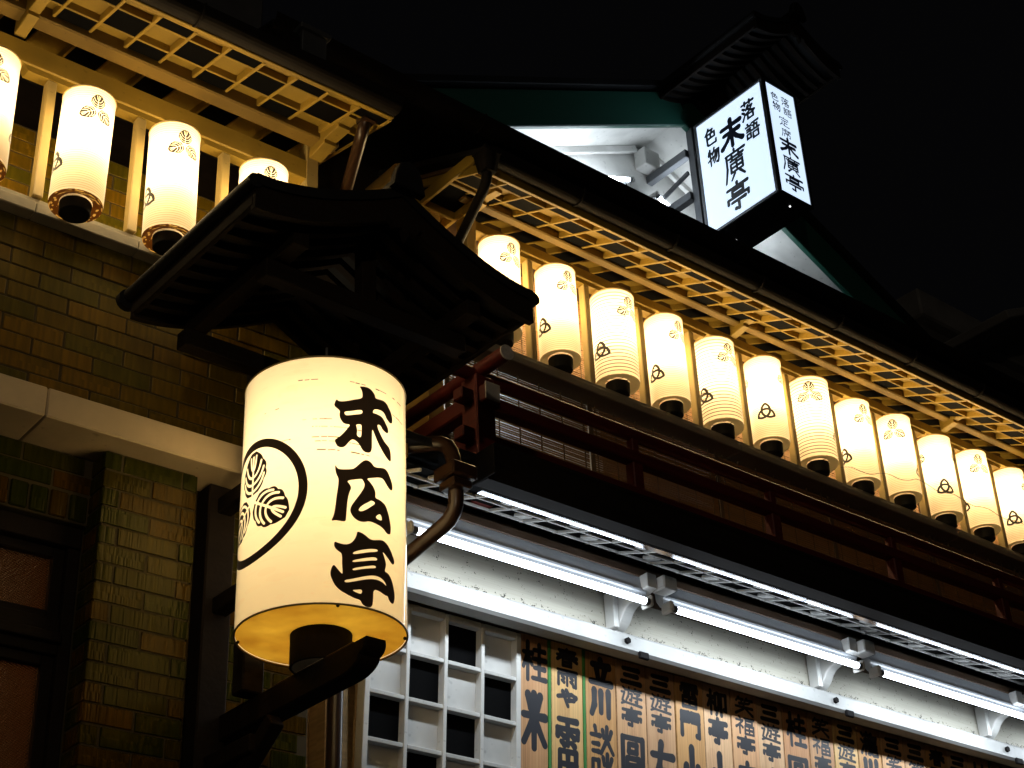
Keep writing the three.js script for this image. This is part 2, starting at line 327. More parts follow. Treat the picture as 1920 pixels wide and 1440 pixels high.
{
  const t = thing('window_wall', 'green brick wall with a row of upright bricks above the window', 'wall', [1.0, 4.07, ZW], { brick: true });
  boxp(t, 'mortar', M.mortar, 0.8, 2.07, 4.074, 4.324, ZW - 0.2, ZW - 0.003);
  boxp(t, 'mortar', M.mortar, 2.4, 2.95, 2.6, 4.324, ZW - 0.2, ZW - 0.003);
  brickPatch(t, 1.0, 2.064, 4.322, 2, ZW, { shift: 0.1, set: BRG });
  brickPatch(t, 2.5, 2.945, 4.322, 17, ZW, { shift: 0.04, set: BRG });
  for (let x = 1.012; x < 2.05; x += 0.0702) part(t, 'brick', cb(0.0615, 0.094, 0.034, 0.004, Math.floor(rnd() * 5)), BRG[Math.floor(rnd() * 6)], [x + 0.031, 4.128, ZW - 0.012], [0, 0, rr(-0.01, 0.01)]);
}
{
  const t = thing('brick_pillar', 'green and brown glazed brick pillar beside the frosted window', 'pillar', [2.064, 2.6, -4.67], { brick: true });
  boxp(t, 'mortar', M.mortar, 2.07, 2.408, 2.5, 4.3245, -4.9, -4.676);
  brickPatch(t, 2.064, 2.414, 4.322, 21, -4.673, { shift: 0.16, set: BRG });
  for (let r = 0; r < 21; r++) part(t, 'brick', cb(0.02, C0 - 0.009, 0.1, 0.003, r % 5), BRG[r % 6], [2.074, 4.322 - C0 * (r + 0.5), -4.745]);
}
const glassBump = tex(256, 256, (u, v) => { const a = Math.sin((u * 22 + v * 9) * 2 * Math.PI) * Math.sin((u * 8 - v * 30) * 2 * Math.PI); return 0.5 + 0.32 * a + 0.4 * (fbm(u, v, 24, 6, 2) - 0.4); }, { data: true, rep: [3.2, 3.2] });
{
  const t = thing('frosted_window', 'dark framed window of patterned glass with a dim amber room behind', 'window', [1.0, 2.6, -4.848], { brick: true });
  boxp(t, 'head', M.darkwood, 0.8, 2.064, 4.0, 4.072, -4.9, -4.80);
  boxp(t, 'jamb', M.darkwood, 2.026, 2.066, 2.5, 4.0, -4.9, -4.81);
  boxp(t, 'transom', M.darkwood, 0.8, 2.025, 3.62, 3.745, -4.9, -4.815);
  boxp(t, 'transom_moulding', M.darkwood, 0.8, 2.025, 3.655, 3.69, -4.814, -4.79);
  for (const [y0, y1] of [[3.745, 4.0], [2.5, 3.62]]) {
    boxp(t, 'sash', M.darkwood, 1.985, 2.025, y0, y1, -4.88, -4.835); boxp(t, 'sash', M.darkwood, 0.8, 1.984, y1 - 0.035, y1, -4.88, -4.835); boxp(t, 'sash', M.darkwood, 0.8, 1.984, y0, y0 + 0.03, -4.88, -4.835);
  }
  const glass = new THREE.MeshPhysicalMaterial({ color: lin(0.7, 0.55, 0.4), roughness: 0.12, transmission: 1, thickness: 0.004, ior: 1.5, bumpMap: glassBump, bumpScale: 0.003 });
  boxp(t, 'pane', glass, 1.0, 1.984, 3.776, 3.964, -4.864, -4.860, 0.0005); boxp(t, 'pane', glass, 1.0, 1.984, 2.55, 3.584, -4.864, -4.860, 0.0005);
}
{
  const t = thing('window_room', 'dim brown room behind the frosted window', 'room', [1.4, 2.5, -5.6], { brick: true });
  boxp(t, 'back_wall', M.brown, 0.3, 2.3, 2.4, 4.3, -5.9, -5.8); boxp(t, 'side_wall', M.brown, 2.2, 2.3, 2.4, 4.3, -5.8, -4.97); boxp(t, 'ceiling', M.brown, 0.3, 2.2, 4.2, 4.3, -5.8, -4.97); boxp(t, 'side_wall', M.brown, 0.3, 0.4, 2.4, 4.2, -5.8, -4.97);
  const bulb = thing('room_lamp', 'small amber lamp glowing behind the frosted window', 'lamp', [1.62, 3.75, -5.3], { brick: true });
  part(bulb, 'bulb', new THREE.SphereGeometry(0.04, 16, 10), std([0.9, 0.7, 0.4], 0.5, { emissive: lin(3, 1.3, 0.3) }), [1.62, 3.75, -5.3]);
  rod(bulb, 'cord', M.wire, [1.62, 3.78, -5.3], [1.62, 4.2, -5.3], 0.004, 6);
  const l = new THREE.PointLight(lin(1, 0.5, 0.14), 0.35); l.position.set(0, 0, 0); l.castShadow = true; bulb.add(l);
}
// ---------------------------------------------------------------- gallery frames, eaves
function noseShape(w0, w1, h) { const s = new THREE.Shape(); s.moveTo(-w0 / 2, 0); s.lineTo(w0 / 2, 0); s.lineTo(w1 / 2, -h); s.lineTo(-w1 / 2, -h); s.closePath(); return s; }
function galleryFrame(label, o) {
  const t = thing('lantern_gallery', label, 'post frame', [o.x0, o.yBase, o.z], { brick: o.brick });
  boxp(t, 'rail', M.cream, o.x0 - 0.02, o.x1, o.yr0, o.yr1, o.z - 0.036, o.z + 0.03, 0.004);
  const g = new THREE.ExtrudeGeometry(noseShape(0.24, 0.2, 0.026), { depth: 0.05, bevelEnabled: false }); boxUV(g);
  const geo = cb(0.038, o.yr0 - o.yBase - 0.026, 0.042, 0.004);
  for (const x of o.posts) {
    part(t, 'post', geo, M.creamPost, [x, (o.yr0 - 0.026 + o.yBase) / 2, o.z]);
    part(t, 'bolster', g, M.cream, [x, o.yr0 + 0.0005, o.z - 0.028]);
  }
  if (o.corner) boxp(t, 'corner_post', M.creamPost, o.corner - 0.03, o.corner + 0.03, o.yBase, o.yr1 + 0.1, o.z - 0.03, o.z + 0.032, 0.004);
  return t;
}
galleryFrame('cream timber posts and rail standing on the concrete ledge of the brick wing', { x0: 0.9, x1: 2.9, z: -4.74, yBase: 5.283, yr0: 5.85, yr1: 5.95, brick: true, posts: [1.358, 1.731, 2.103, 2.476], corner: 2.872 });
galleryFrame('cream timber posts and rail of the long lantern gallery over the red railing', { x0: 4.03, x1: 9.2, z: -4.95, yBase: 5.63, yr0: 6.236, yr1: 6.294, posts: [...Array(13).keys()].map((k) => 4.42 + 0.369 * k), corner: 4.05 });

function eave(label, o) {
  const t = thing('eave_lattice', label, 'eave', [o.x0, o.y, o.z], { brick: o.brick, tilt: o.tilt });
  const c = 0.148, S = o.rows, own = true, s0 = S[0], s1 = S[S.length - 1], len = s1 - s0;
  const n = o.cols, barD = 0.042, x1 = n * c;
  const cross = cb(0.013, barD, len, 0.002);
  for (let i = 0; i <= n; i++) part(t, 'cross_bar', cross, M.cream, [i * c, barD / 2, (s0 + s1) / 2], [0, 0, rr(-0.004, 0.004)], own);
  for (let r = 0; r < S.length; r++) {
    const end = r === S.length - 1;
    part(t, 'long_bar', cb(x1, barD - 0.004, end ? 0.012 : 0.012, 0.002), M.cream, [x1 / 2, barD / 2 + 0.001, S[r]], [0, 0, 0], own);
    if (!end) for (let i = 0; i < n; i++) {
      const dark = (i + r + o.parity) % 2 === 0, w = c - 0.0132, d = S[r + 1] - S[r] - 0.0125;
      part(t, dark ? 'black_panel' : 'cream_panel', cb(w, 0.006, d, 0.001), dark ? M.black : M.cream, [(i + 0.5) * c, dark ? 0.008 : barD - 0.006, (S[r] + S[r + 1]) / 2], [0, 0, 0], own);
    }
  }
  part(t, 'roof_board', cb(x1 + 0.02, 0.02, len + 0.02, 0.002), M.brown, [x1 / 2, barD + 0.014, (s0 + s1) / 2], [0, 0, 0], own);
  part(t, 'fascia', cb(x1, 0.075, 0.02, 0.003), M.cream, [x1 / 2, 0.038, s1 + 0.017], [0, 0, 0], own);
  return t;
}
const rows = [-0.36, -0.075, 0.116, 0.264, 0.341];
eave('cream checkered eave lattice above the lanterns of the brick wing', { x0: 1.074 - 0.148 * 2, y: 6.047, z: -4.65, tilt: 0.231, cols: 15, rows, parity: 1, brick: true });
eave('long cream checkered eave lattice above the lantern gallery', { x0: 3.806, y: 6.347, z: -4.85, tilt: 0.396, cols: 36, rows, parity: 0 });
{
  const t = thing('eave_beam', 'long cream beam under the eave lattice of the brick wing', 'beam', [0.8, 6.03, -4.67], { brick: true });
  boxp(t, 'timber', M.beamCream, 0.75, 2.95, 6.012, 6.08, -4.70, -4.625, 0.006);
  const u = thing('eave_beam', 'long cream beam under the eave lattice of the lantern gallery', 'beam', [4.0, 6.34, -4.87]);
  boxp(u, 'timber', M.beamCream, 3.95, 9.1, 6.33, 6.385, -4.89, -4.84, 0.006);
}
function arm(label, x, yRoot, zRoot, zTip, yTip, brick, w = 0.045) {
  const t = thing('eave_bracket', label, 'bracket', [x, yRoot, zRoot], { brick });
  const b = bases.get(t), dz = zTip - zRoot, dy = yTip - yRoot;
  const pts = [[0, 0], [dz * 0.42, dy * 0.32], [dz * 0.42, dy * 0.32 + 0.018], [dz * 0.78, dy * 0.66], [dz * 0.78, dy * 0.66 + 0.016], [dz, dy * 0.9], [dz, dy + 0.05], [0, dy + 0.12]];
  profile(t, 'carved_board', M.cream, pts.map(([z, y]) => [z + b.z, y + b.y]), x - w / 2, x + w / 2, 0.003).position.set(-b.x, -b.y, -b.z);
}
arm('stepped cream eave bracket at the corner post of the brick wing', 2.885, 5.965, -4.72, -4.42, 6.0, true, 0.06);
arm('stepped cream eave bracket over the first lantern bay of the brick wing', 1.58, 5.965, -4.72, -4.42, 6.0, true);
arm('cream eave bracket beside the corner post of the lantern gallery', 4.02, 6.285, -4.92, -4.6, 6.28, false);
arm('cream eave bracket over the fifth lantern of the gallery', 5.85, 6.285, -4.92, -4.68, 6.34, false);
arm('cream eave bracket over the tenth lantern of the gallery', 7.66, 6.285, -4.92, -4.68, 6.34, false);
{ // return of the gallery eave round its corner
  const t = thing('eave_return', 'small cream framed eave panel with one black square round the gallery corner', 'eave', [3.79, 6.28, -4.7]);
  boxp(t, 'edge_board', M.cream, 3.785, 3.803, 6.285, 6.35, -5.25, -4.56); boxp(t, 'edge_board', M.cream, 4.0, 4.02, 6.305, 6.37, -5.25, -4.9);
  for (const z of [-4.78, -5.0, -5.2]) boxp(t, 'cross_bar', M.cream, 3.803, 4.0, 6.3, 6.345, z, z + 0.02);
  boxp(t, 'black_panel', M.black, 3.803, 4.0, 6.34, 6.346, -4.98, -4.78); boxp(t, 'cream_panel', M.cream, 3.803, 4.0, 6.352, 6.358, -5.2, -5.0); boxp(t, 'cream_panel', M.cream, 3.803, 4.0, 6.352, 6.358, -4.76, -4.5);
}
// ledge of the long gallery
{
  const t = thing('gallery_ledge', 'pale grey timber ledge under the long row of lanterns', 'ledge', [4.0, 5.565, -4.9]);
  for (let x = 3.98, k = 0; x < 9.3; x += 1.8, k++) boxp(t, 'board', M.ledgeGrey, x, x + 1.797, 5.565, 5.605, -5.02, -4.90, 0.004);
  for (let x = 3.98; x < 9.3; x += 1.8) boxp(t, 'top_strip', M.ledgeGrey, x, x + 1.797, 5.607, 5.631, -5.02, -4.915, 0.003);
}
// ---------------------------------------------------------------- gutters, pipes, roofs
function halfGutter(label, x0, x1, y, z, r, brick, ringStep, ring0) {
  const t = thing('roof_gutter', label, 'gutter', [x0, y, z], { brick });
  const pts = []; for (let i = 0; i <= 12; i++) { const a = -Math.PI * i / 12; pts.push([Math.cos(a) * r, Math.sin(a) * r]); }
  for (let i = 12; i >= 0; i--) { const a = -Math.PI * i / 12; pts.push([Math.cos(a) * (r - 0.004), Math.sin(a) * (r - 0.004)]); }
  profile(t, 'trough', M.gutter, pts, 0, x1 - x0, 0).position.set(0, 0, 0);
  for (let x = ring0; x < x1; x += ringStep) {
    const g = new THREE.TorusGeometry(r + 0.004, 0.005, 6, 18, Math.PI); g.rotateZ(Math.PI); g.rotateY(Math.PI / 2);
    part(t, 'strap', g, M.gutter, [x, y, z]);
  }
  return t;
}
halfGutter('dark half round gutter along the eave of the brick wing', 0.8, 2.99, 6.01, -4.255, 0.052, true, 0.92, 1.16);
halfGutter('dark half round gutter along the eave of the lantern gallery', 3.79, 9.3, 6.275, -4.46, 0.052, false, 0.61, 4.32);
halfGutter('upper dark gutter under the main roof above the gallery', 2.75, 9.3, 6.64, -4.66, 0.06, false, 0.9, 3.0);
function roofPlane(label, x0, x1, yLow, zLow, yHigh, zHigh, brick) {
  const t = thing('tiled_roof', label, 'roof', [x0, yLow, zLow], { brick });
  beam(t, 'roof_slab', M.tile, [(x0 + x1) / 2, yLow, zLow], [(x0 + x1) / 2, yHigh, zHigh], x1 - x0, 0.03);
  const rise = Math.atan2(yHigh - yLow, zLow - zHigh), len = Math.hypot(yHigh - yLow, zHigh - zLow), geo = new THREE.CylinderGeometry(0.03, 0.03, len, 10);
  for (let x = x0 + 0.08; x < x1; x += 0.22) part(t, 'tile_roll', geo, M.tile, [x, (yLow + yHigh) / 2 + 0.02, (zLow + zHigh) / 2], [rise - Math.PI / 2, 0, 0]);
}
roofPlane('dark tiled pent roof over the eave of the brick wing', 0.6, 3.0, 6.04, -4.29, 6.3, -5.3, true);
roofPlane('dark tiled pent roof over the lantern gallery', 3.78, 9.3, 6.31, -4.5, 6.68, -5.3, false);
roofPlane('dark main roof slope behind the upper gutter', 2.8, 9.3, 6.7, -4.72, 7.1, -6.2, false);
{ // rainwater hopper on the left roof
  const t = thing('roof_vent', 'grey square vent cowl on the roof edge of the brick wing', 'vent', [2.78, 6.4, -4.6], { brick: true });
  boxp(t, 'shaft', M.zinc, 2.71, 2.83, 6.3, 6.49, -4.66, -4.55); boxp(t, 'rim', M.zinc, 2.695, 2.845, 6.49, 6.515, -4.675, -4.535);
  boxp(t, 'box', M.gutter, 2.62, 2.7, 6.33, 6.45, -4.64, -4.55);
}
function downpipe(label, hop, pts, r, mat, brick) {
  const t = thing('downpipe', label, 'pipe', pts[pts.length - 1], { brick });
  const b = bases.get(t), m = pipe(t, 'pipe', mat, pts, r); m.position.set(-b.x, -b.y, -b.z);
  if (hop) { const g = new THREE.CylinderGeometry(0.062, 0.042, 0.1, 4); g.rotateY(Math.PI / 4); boxUV(g); const hp = part(t, 'hopper', g, mat, [hop[0], hop[1], hop[2]]); part(hp, 'hopper_rim', cb(0.098, 0.018, 0.098, 0.003), mat, [hop[0], hop[1] + 0.057, hop[2]]); }
  return t;
}
downpipe('brown downpipe slanting from the gutter corner of the brick wing', [3.03, 6.03, -4.33], [[3.03, 6.02, -4.33], [3.03, 5.95, -4.36], [3.3, 5.93, -4.95], [3.33, 5.0, -5.1]], 0.026, M.pipe, false);
downpipe('dark downpipe slanting from the gallery gutter corner', [3.76, 6.18, -4.44], [[3.76, 6.16, -4.44], [3.765, 6.08, -4.46], [3.9, 6.02, -4.86], [3.92, 5.6, -5.0]], 0.024, M.gutter, false);
downpipe('brown downpipe with an elbow in front of the lowest lamp', null, [[3.1, 4.5, -4.4], [3.29, 4.51, -4.18], [3.3, 4.42, -4.15], [3.32, 4.215, -4.17], [3.19, 4.02, -4.6], [3.19, 3.9, -4.73], [3.17, 2.6, -4.73]], 0.029, M.pipe, false);
{
  const t = thing('pipe_collar', 'square brown rainwater collar on the elbowed downpipe', 'pipe fitting', [3.3, 4.33, -4.15]);
  boxp(t, 'box', M.pipe, 3.245, 3.36, 4.335, 4.39, -4.21, -4.09, 0.006); boxp(t, 'lower_box', M.pipe, 3.258, 3.347, 4.3, 4.333, -4.195, -4.105, 0.006);
}
// ---------------------------------------------------------------- small paper lanterns
const paperArt = (coarse) => canvas(1024, 800, (c, w, h) => {
  c.fillStyle = '#fbf3e2'; c.fillRect(0, 0, w, h);
  for (let i = 0; i < 900; i++) { c.fillStyle = `rgba(${200 + rnd() * 30 | 0},${180 + rnd() * 30 | 0},140,${0.03 + rnd() * 0.05})`; c.fillRect(rnd() * w, rnd() * h, 8 + rnd() * 40, 1 + rnd()); }
  const n = coarse ? 25 : 46;
  for (let i = 1; i < n; i++) { c.fillStyle = coarse ? 'rgba(48,28,8,0.95)' : 'rgba(140,100,50,0.55)'; c.fillRect(0, i / n * h - (coarse ? 3 : 1), w, coarse ? 6.5 : 2.4); }
  const px = w / 0.635;                      // pixels per metre round the drum
  const py = h / 0.492;
  const at = (x, y, f) => { c.save(); c.translate(x, y); c.scale(1, py / px); f(); c.restore(); };
  for (const u of [0.5, 0]) for (const q of u ? [0.5] : [0, 1]) at(q * w, 0.105 * py, () => leafCrest(c, 0, 0, 0.074 * px, '#0d0704', '#fbf3e2', 0.034, false));
  for (const u of [0.25, 0.75]) at(u * w, 0.345 * py, () => knotCrest(c, 0, 0, 0.049 * px, '#0a0503', 0.0125 * px));
});
function paperMat(art) {
  return new THREE.MeshPhysicalMaterial({ color: lin(0.97, 0.95, 0.92), map: art, roughness: 1, transmission: 0.95, thickness: 0, emissive: lin(0.58, 0.48, 0.37), emissiveMap: art, side: THREE.DoubleSide });
}
const paper = { fine: paperMat(paperArt(false)), coarse: paperMat(paperArt(true)) };
const rimMat = std([0.55, 0.4, 0.2], 0.7), cupMat = std([0.003, 0.003, 0.003], 0.85);
const speck = tex(128, 32, (u, v) => { const n = vnoise(u * 32, v * 6, 32, 5) * 0.7 + vnoise(u * 64, v * 12, 64, 6) * 0.3; return n > 0.62 ? [0.9, 0.78, 0.5] : [0.36, 0.22, 0.08]; });
const footMat = new THREE.MeshPhysicalMaterial({ color: lin(0.6, 0.5, 0.3), roughness: 1, transmission: 0.12, thickness: 0, side: THREE.DoubleSide });
const laceMat = new THREE.MeshPhysicalMaterial({ color: lin(0.9, 0.85, 0.75), map: speck, roughness: 1, transmission: 0.4, thickness: 0, side: THREE.DoubleSide });
const lampGeo = {};
for (const [kind, n, r] of [['fine', 46, 0.1], ['coarse', 25, 0.111]]) {
  const p = []; for (let i = 0; i <= n; i++) { p.push(new THREE.Vector2(r - 0.0012, i / n * 0.492)); if (i < n) p.push(new THREE.Vector2(r + 0.0006, (i + 0.5) / n * 0.492)); }
  const body = new THREE.LatheGeometry(p, 56, Math.PI, Math.PI * 2);
  const uv = body.attributes.uv, pos = body.attributes.position; for (let i = 0; i < uv.count; i++) uv.setY(i, pos.getY(i) / 0.492);
  lampGeo[kind] = { r, body, top: new THREE.TorusGeometry(r - 0.002, 0.005, 8, 40).rotateX(Math.PI / 2), foot: new THREE.LatheGeometry([new THREE.Vector2(0.061, 0.012), new THREE.Vector2(r * 0.85, 0.002), new THREE.Vector2(r - 0.003, -0.006), new THREE.Vector2(r, 0.004)], 40) };
}
const cupGeo = new THREE.LatheGeometry([new THREE.Vector2(0, 0.0), new THREE.Vector2(0.052, 0.0), new THREE.Vector2(0.058, 0.006), new THREE.Vector2(0.06, 0.075), new THREE.Vector2(0.054, 0.075), new THREE.Vector2(0.05, 0.01)], 32);
const hookGeo = new THREE.TorusGeometry(0.05, 0.0035, 6, 20, Math.PI);
const WARM = lin(1, 0.74, 0.38);
function paperLantern(label, group, x, yTop, z, face, kind, o = {}) {
  const G = lampGeo[kind], k = o.size || 1, y0 = yTop - 0.582 * k, W = V(x, 0, z); if (o.brick) W.applyAxisAngle(V(0, 1, 0), -TURN);
  const turn = Math.atan2(-W.x, -W.z) + face * Math.PI / 180 + (o.brick ? TURN : 0);   // crest turned away from the direction of the street corner
  const t = thing('paper_lantern', label, 'lantern', [x, y0, z], { brick: o.brick, turn, group, tilt: rr(-0.014, 0.014), lean: rr(-0.018, 0.018) }), glow = rr(0.82, 1.18); t.scale.setScalar(k);
  const own = true;
  part(t, 'paper_drum', G.body, paper[kind], [0, 0.078, 0], [0, 0, 0], own);
  part(t, 'top_hoop', G.top, rimMat, [0, 0.573, 0], [0, 0, 0], own);
  part(t, 'foot_ring', G.foot, o.lace ? laceMat : footMat, [0, 0.072, 0], [0, 0, 0], own);
  part(t, 'black_cup', cupGeo, cupMat, [0, o.lace ? 0.03 : 0.012, 0], [0, 0, 0], own).scale.y = o.lace ? 0.62 : 0.85;
  part(t, 'handle', hookGeo, M.wire, [0, 0.575, 0], [0, -turn, 0], own);
  const hz = o.hang ? o.hang[1] : 0, hy = o.hang ? o.hang[0] : 0.668, a = o.brick ? turn : turn; rod(t, 'hook', M.wire, [x, y0 + 0.62, z], [x - Math.sin(a) * hz, y0 + hy, z + Math.cos(a) * hz], 0.004, 6);
  for (const h of [0.25, 0.375]) { const bulb = new THREE.PointLight(WARM, 0.18 * glow); bulb.position.set(0, 0.078 + h, 0); bulb.castShadow = true; bulb.shadow.radius = 2; t.add(bulb); }
  return t;
}
const ord = ['first', 'second', 'third', 'fourth', 'fifth', 'sixth', 'seventh', 'eighth', 'ninth', 'tenth', 'eleventh', 'twelfth', 'thirteenth', 'fourteenth', 'fifteenth', 'sixteenth', 'seventeenth', 'eighteenth', 'nineteenth'];
[[1.47, 5, 5.717], [1.834, 20, 5.715], [2.205, 24, 5.717], [2.585, 17, 5.715]].forEach(([x, f, y], i) => paperLantern(`fine ribbed white paper lantern in front of the brick parapet, ${ord[3 - i]} from its corner post`, 'lanterns of the brick wing', x, y, -4.62, f, 'fine', { brick: true, lace: true, size: 0.966, hang: [0.69, -0.1] }));
[[40, 0], [41, 0], [50, 1], [52, 0], [47, 1], [86, 0], [4, 1], [42, 0], [0, 0], [-74, 0], [32, 0], [84, 0]].forEach(([f, c], i) => paperLantern(`${c ? 'dark ribbed' : 'fine ribbed'} white paper lantern on the long gallery, ${ord[i]} from its corner post`, 'lanterns of the long gallery', 4.232 + 0.3697 * i, 6.213 + [0.02, 0.005, -0.006, 0, -0.01, 0.006, 0.002, -0.012, 0.01, -0.01, 0.008, 0][i], -4.95, f, c ? 'coarse' : 'fine'));
{
  const t = thing('lantern_cable', 'thin dark wire sagging along the gallery ledge past the far lanterns', 'cable', [6.4, 5.7, -4.86]);
  const pts = []; for (let i = 0; i <= 24; i++) { const x = 6.5 + i * 0.085; pts.push([x, 5.66 + 0.12 * Math.min(1, i / 8) + 0.012 * Math.sin(i * 1.7), -4.838]); }
  const m = part(t, 'wire', new THREE.TubeGeometry(new THREE.CatmullRomCurve3(pts.map((p) => V(...p))), 90, 0.0018, 5), M.wire); m.position.set(-6.4, -5.7, 4.86);
}
// ---------------------------------------------------------------- blinds behind the lanterns and the balcony
function blind(label, x0, x1, y0, y1, z) {
  const t = thing('reed_blind', label, 'blind', [x0, y0, z], { group: 'reed blinds of the gallery' });
  const gs = [], P = 0.0122, n = Math.floor((y1 - y0) / P);
  for (let i = 0; i < n; i++) { const b = new THREE.BoxGeometry(x1 - x0 - rr(0, 0.004), rr(0.0082, 0.0108), 0.0016); b.translate((x1 - x0) / 2, i * P + rr(-0.0008, 0.0008), rr(-0.001, 0.001)); b.rotateZ(rr(-0.0009, 0.0009)); gs.push(b); }
  part(t, 'reeds', mergeGeometries(gs), M.reed, [0, 0, 0], [0, 0, 0], true).userData.kind = 'stuff';
  for (let x = 0.05; x < x1 - x0; x += 0.13) part(t, 'binding_thread', cb(0.0035, y1 - y0, 0.007, 0.0005), M.thread, [x + rr(-0.01, 0.01), (y1 - y0) / 2, 0], [0, 0, 0], true);
  part(t, 'edge_tape', cb(0.025, y1 - y0, 0.006, 0.001), M.thread, [0.013, (y1 - y0) / 2, 0], [0, 0, 0], true);
}
for (let i = 0; i < 6; i++) {
  blind(`brown reed blind hanging behind the lanterns, ${ord[i]} from the gallery corner post`, 4.03 + i * 0.87, 4.03 + i * 0.87 + 0.86, 5.62, 6.24, -5.08);
  blind(`brown reed blind below the gallery ledge, ${ord[i]} from the balcony corner`, 3.92 + i * 0.87, 3.92 + i * 0.87 + 0.86, 4.85, 5.555, -4.985);
}
{
  const t = thing('gallery_room', 'unlit timber room behind the reed blinds', 'room', [4.0, 4.7, -5.9]);
  boxp(t, 'back_wall', M.brown, 5.9, 9.4, 4.6, 6.6, -6.1, -6.0); boxp(t, 'bright_wall', M.white, 3.9, 5.9, 4.6, 6.6, -6.1, -6.0); boxp(t, 'partition', M.brown, 5.85, 5.95, 4.7, 6.46, -6.0, -5.2); boxp(t, 'ceiling', M.brown, 3.9, 9.4, 6.46, 6.56, -6.0, -5.1); boxp(t, 'added_header', M.brown, 3.9, 9.4, 6.245, 6.458, -5.14, -5.09); boxp(t, 'floor', M.brown, 3.9, 9.4, 4.6, 4.7, -6.0, -4.95); boxp(t, 'side_wall', M.ochre, 3.86, 3.95, 4.6, 6.5, -6.0, -5.03);  // strip over the blinds is added to keep room lamp light off the lattice
  const l = thing('room_tube', 'white tube lamp glowing behind the blinds near the balcony corner', 'lamp', [5.0, 6.2, -5.75]);
  rod(l, 'tube', std([0.9, 0.9, 0.9], 0.4, { emissive: lin(4, 4.4, 4.6) }), [4.75, 6.2, -5.75], [5.25, 6.2, -5.75], 0.014);
  boxp(l, 'batten', M.enamel, 4.7, 5.3, 6.225, 6.27, -5.78, -5.72);
  const a = new THREE.PointLight(lin(0.85, 0.95, 1), 0.32); a.position.set(0, -0.05, 0); a.castShadow = true; l.add(a);
}
// ---------------------------------------------------------------- red balcony railing
{
  const t = thing('balcony_railing', 'dark red balcony railing with white capped corner noses below the lanterns', 'railing', [3.71, 4.75, -4.5]);
  const x1 = 9.3, zR = -4.5;
  rod(t, 'top_rail', M.red, [3.58, 5.093, zR], [x1, 5.093, zR], 0.03, 18);
  boxp(t, 'middle_rail', M.red, 3.6, x1, 4.945, 5.0, zR - 0.03, zR + 0.03, 0.006);
  boxp(t, 'bottom_rail', M.red, 3.6, x1, 4.765, 4.82, zR - 0.03, zR + 0.032, 0.006);
  for (let x = 4.58; x < x1; x += 0.885) { boxp(t, 'post', M.red, x - 0.03, x + 0.03, 4.6, 4.945, zR - 0.028, zR + 0.026, 0.005); boxp(t, 'strut', M.red, x - 0.02, x + 0.02, 5.0, 5.065, zR - 0.02, zR + 0.02, 0.004); }
  boxp(t, 'corner_post', M.red, 3.66, 3.76, 4.5, 5.07, zR - 0.05, zR + 0.05, 0.006);
  rod(t, 'side_top_rail', M.red, [3.71, 5.11, -5.15], [3.71, 5.11, -4.31], 0.033, 18);
  rod(t, 'nose_cap', M.capWhite, [3.71, 5.11, -4.31], [3.71, 5.11, -4.303], 0.034, 18);
  boxp(t, 'side_middle_rail', M.red, 3.675, 3.745, 4.935, 5.01, -5.15, -4.41, 0.006);
  boxp(t, 'nose_cap', M.capWhite, 3.672, 3.748, 4.932, 5.013, -4.41, -4.403, 0.002);
  boxp(t, 'side_bottom_rail', M.red, 3.675, 3.745, 4.76, 4.825, -5.15, -4.46, 0.006);
}
{ // recess between the two wings
  const t = thing('recess_wall', 'shadowed plaster wall in the recess between the two wings', 'wall', [3.0, 4.4, -5.5]);
  boxp(t, 'plaster', M.ochre, 2.9, 4.2, 3.0, 6.4, -5.6, -5.45); boxp(t, 'upper_timber', M.darkwood, 2.7, 4.2, 5.6, 7.2, -5.45, -5.4);
  for (const x of [3.2, 3.62]) boxp(t, 'stud', M.brown, x, x + 0.09, 3.0, 5.6, -5.448, -5.39);
}
{
  const t = thing('beam_end', 'hexagonal ochre beam end jutting from the recess under the main roof', 'beam', [3.87, 6.55, -5.2]);
  const g = new THREE.CylinderGeometry(0.1, 0.1, 0.3, 6); g.rotateX(Math.PI / 2); boxUV(g); part(t, 'log', g, M.ochre, [3.86, 6.59, -5.3]);
}
// ---------------------------------------------------------------- lower eave with lamps
{
  const t = thing('lower_eave_lattice', 'white lattice of the lower eave above the tube lamps', 'eave', [3.05, 4.402, -4.262], { tilt: 0.329 });
  const c = 0.176, n = 34, own = true;
  // local z runs inward (negative) from the drip edge
  for (let i = 0; i <= n; i++) part(t, 'cross_bar', cb(0.011, 0.013, 0.29, 0.002), M.white, [i * c, 0.0065, -0.14], [0, 0, rr(-0.01, 0.01)], own);
  for (const s of [-0.118, -0.262]) part(t, 'long_bar', cb(n * c, 0.012, 0.011, 0.002), M.white, [n * c / 2, 0.0066, s], [0, 0, 0], own);
  for (let r = 0; r < 2; r++) for (let i = 0; i < n; i++) {
    part(t, 'black_panel', cb(c - 0.012, 0.004, r ? 0.13 : 0.108, 0.001), M.black, [(i + 0.5) * c, 0.022, r ? -0.19 : -0.058], [0, 0, 0], own);
    if ((i + r) % 2) part(t, 'corbel_block', cb(c * 0.26, 0.016, r ? 0.07 : 0.06, 0.004), M.white, [(i + 0.7) * c, 0.0128, r ? -0.2 : -0.066], [0, 0, 0], own);
  }
}
{
  const t = thing('drip_edge', 'polished metal drip edge of the lower eave mirroring the tube lamps', 'flashing', [3.5, 4.385, -4.25]);
  for (let x = 3.5; x < 9.2; x += 1.82) { boxp(t, 'strip', M.steel, x, x + 1.815, 4.396, 4.4, -4.272, -4.242, 0.0008); boxp(t, 'upstand', M.gutter, x, x + 1.815, 4.398, 4.44, -4.24, -4.234, 0.001); }
}
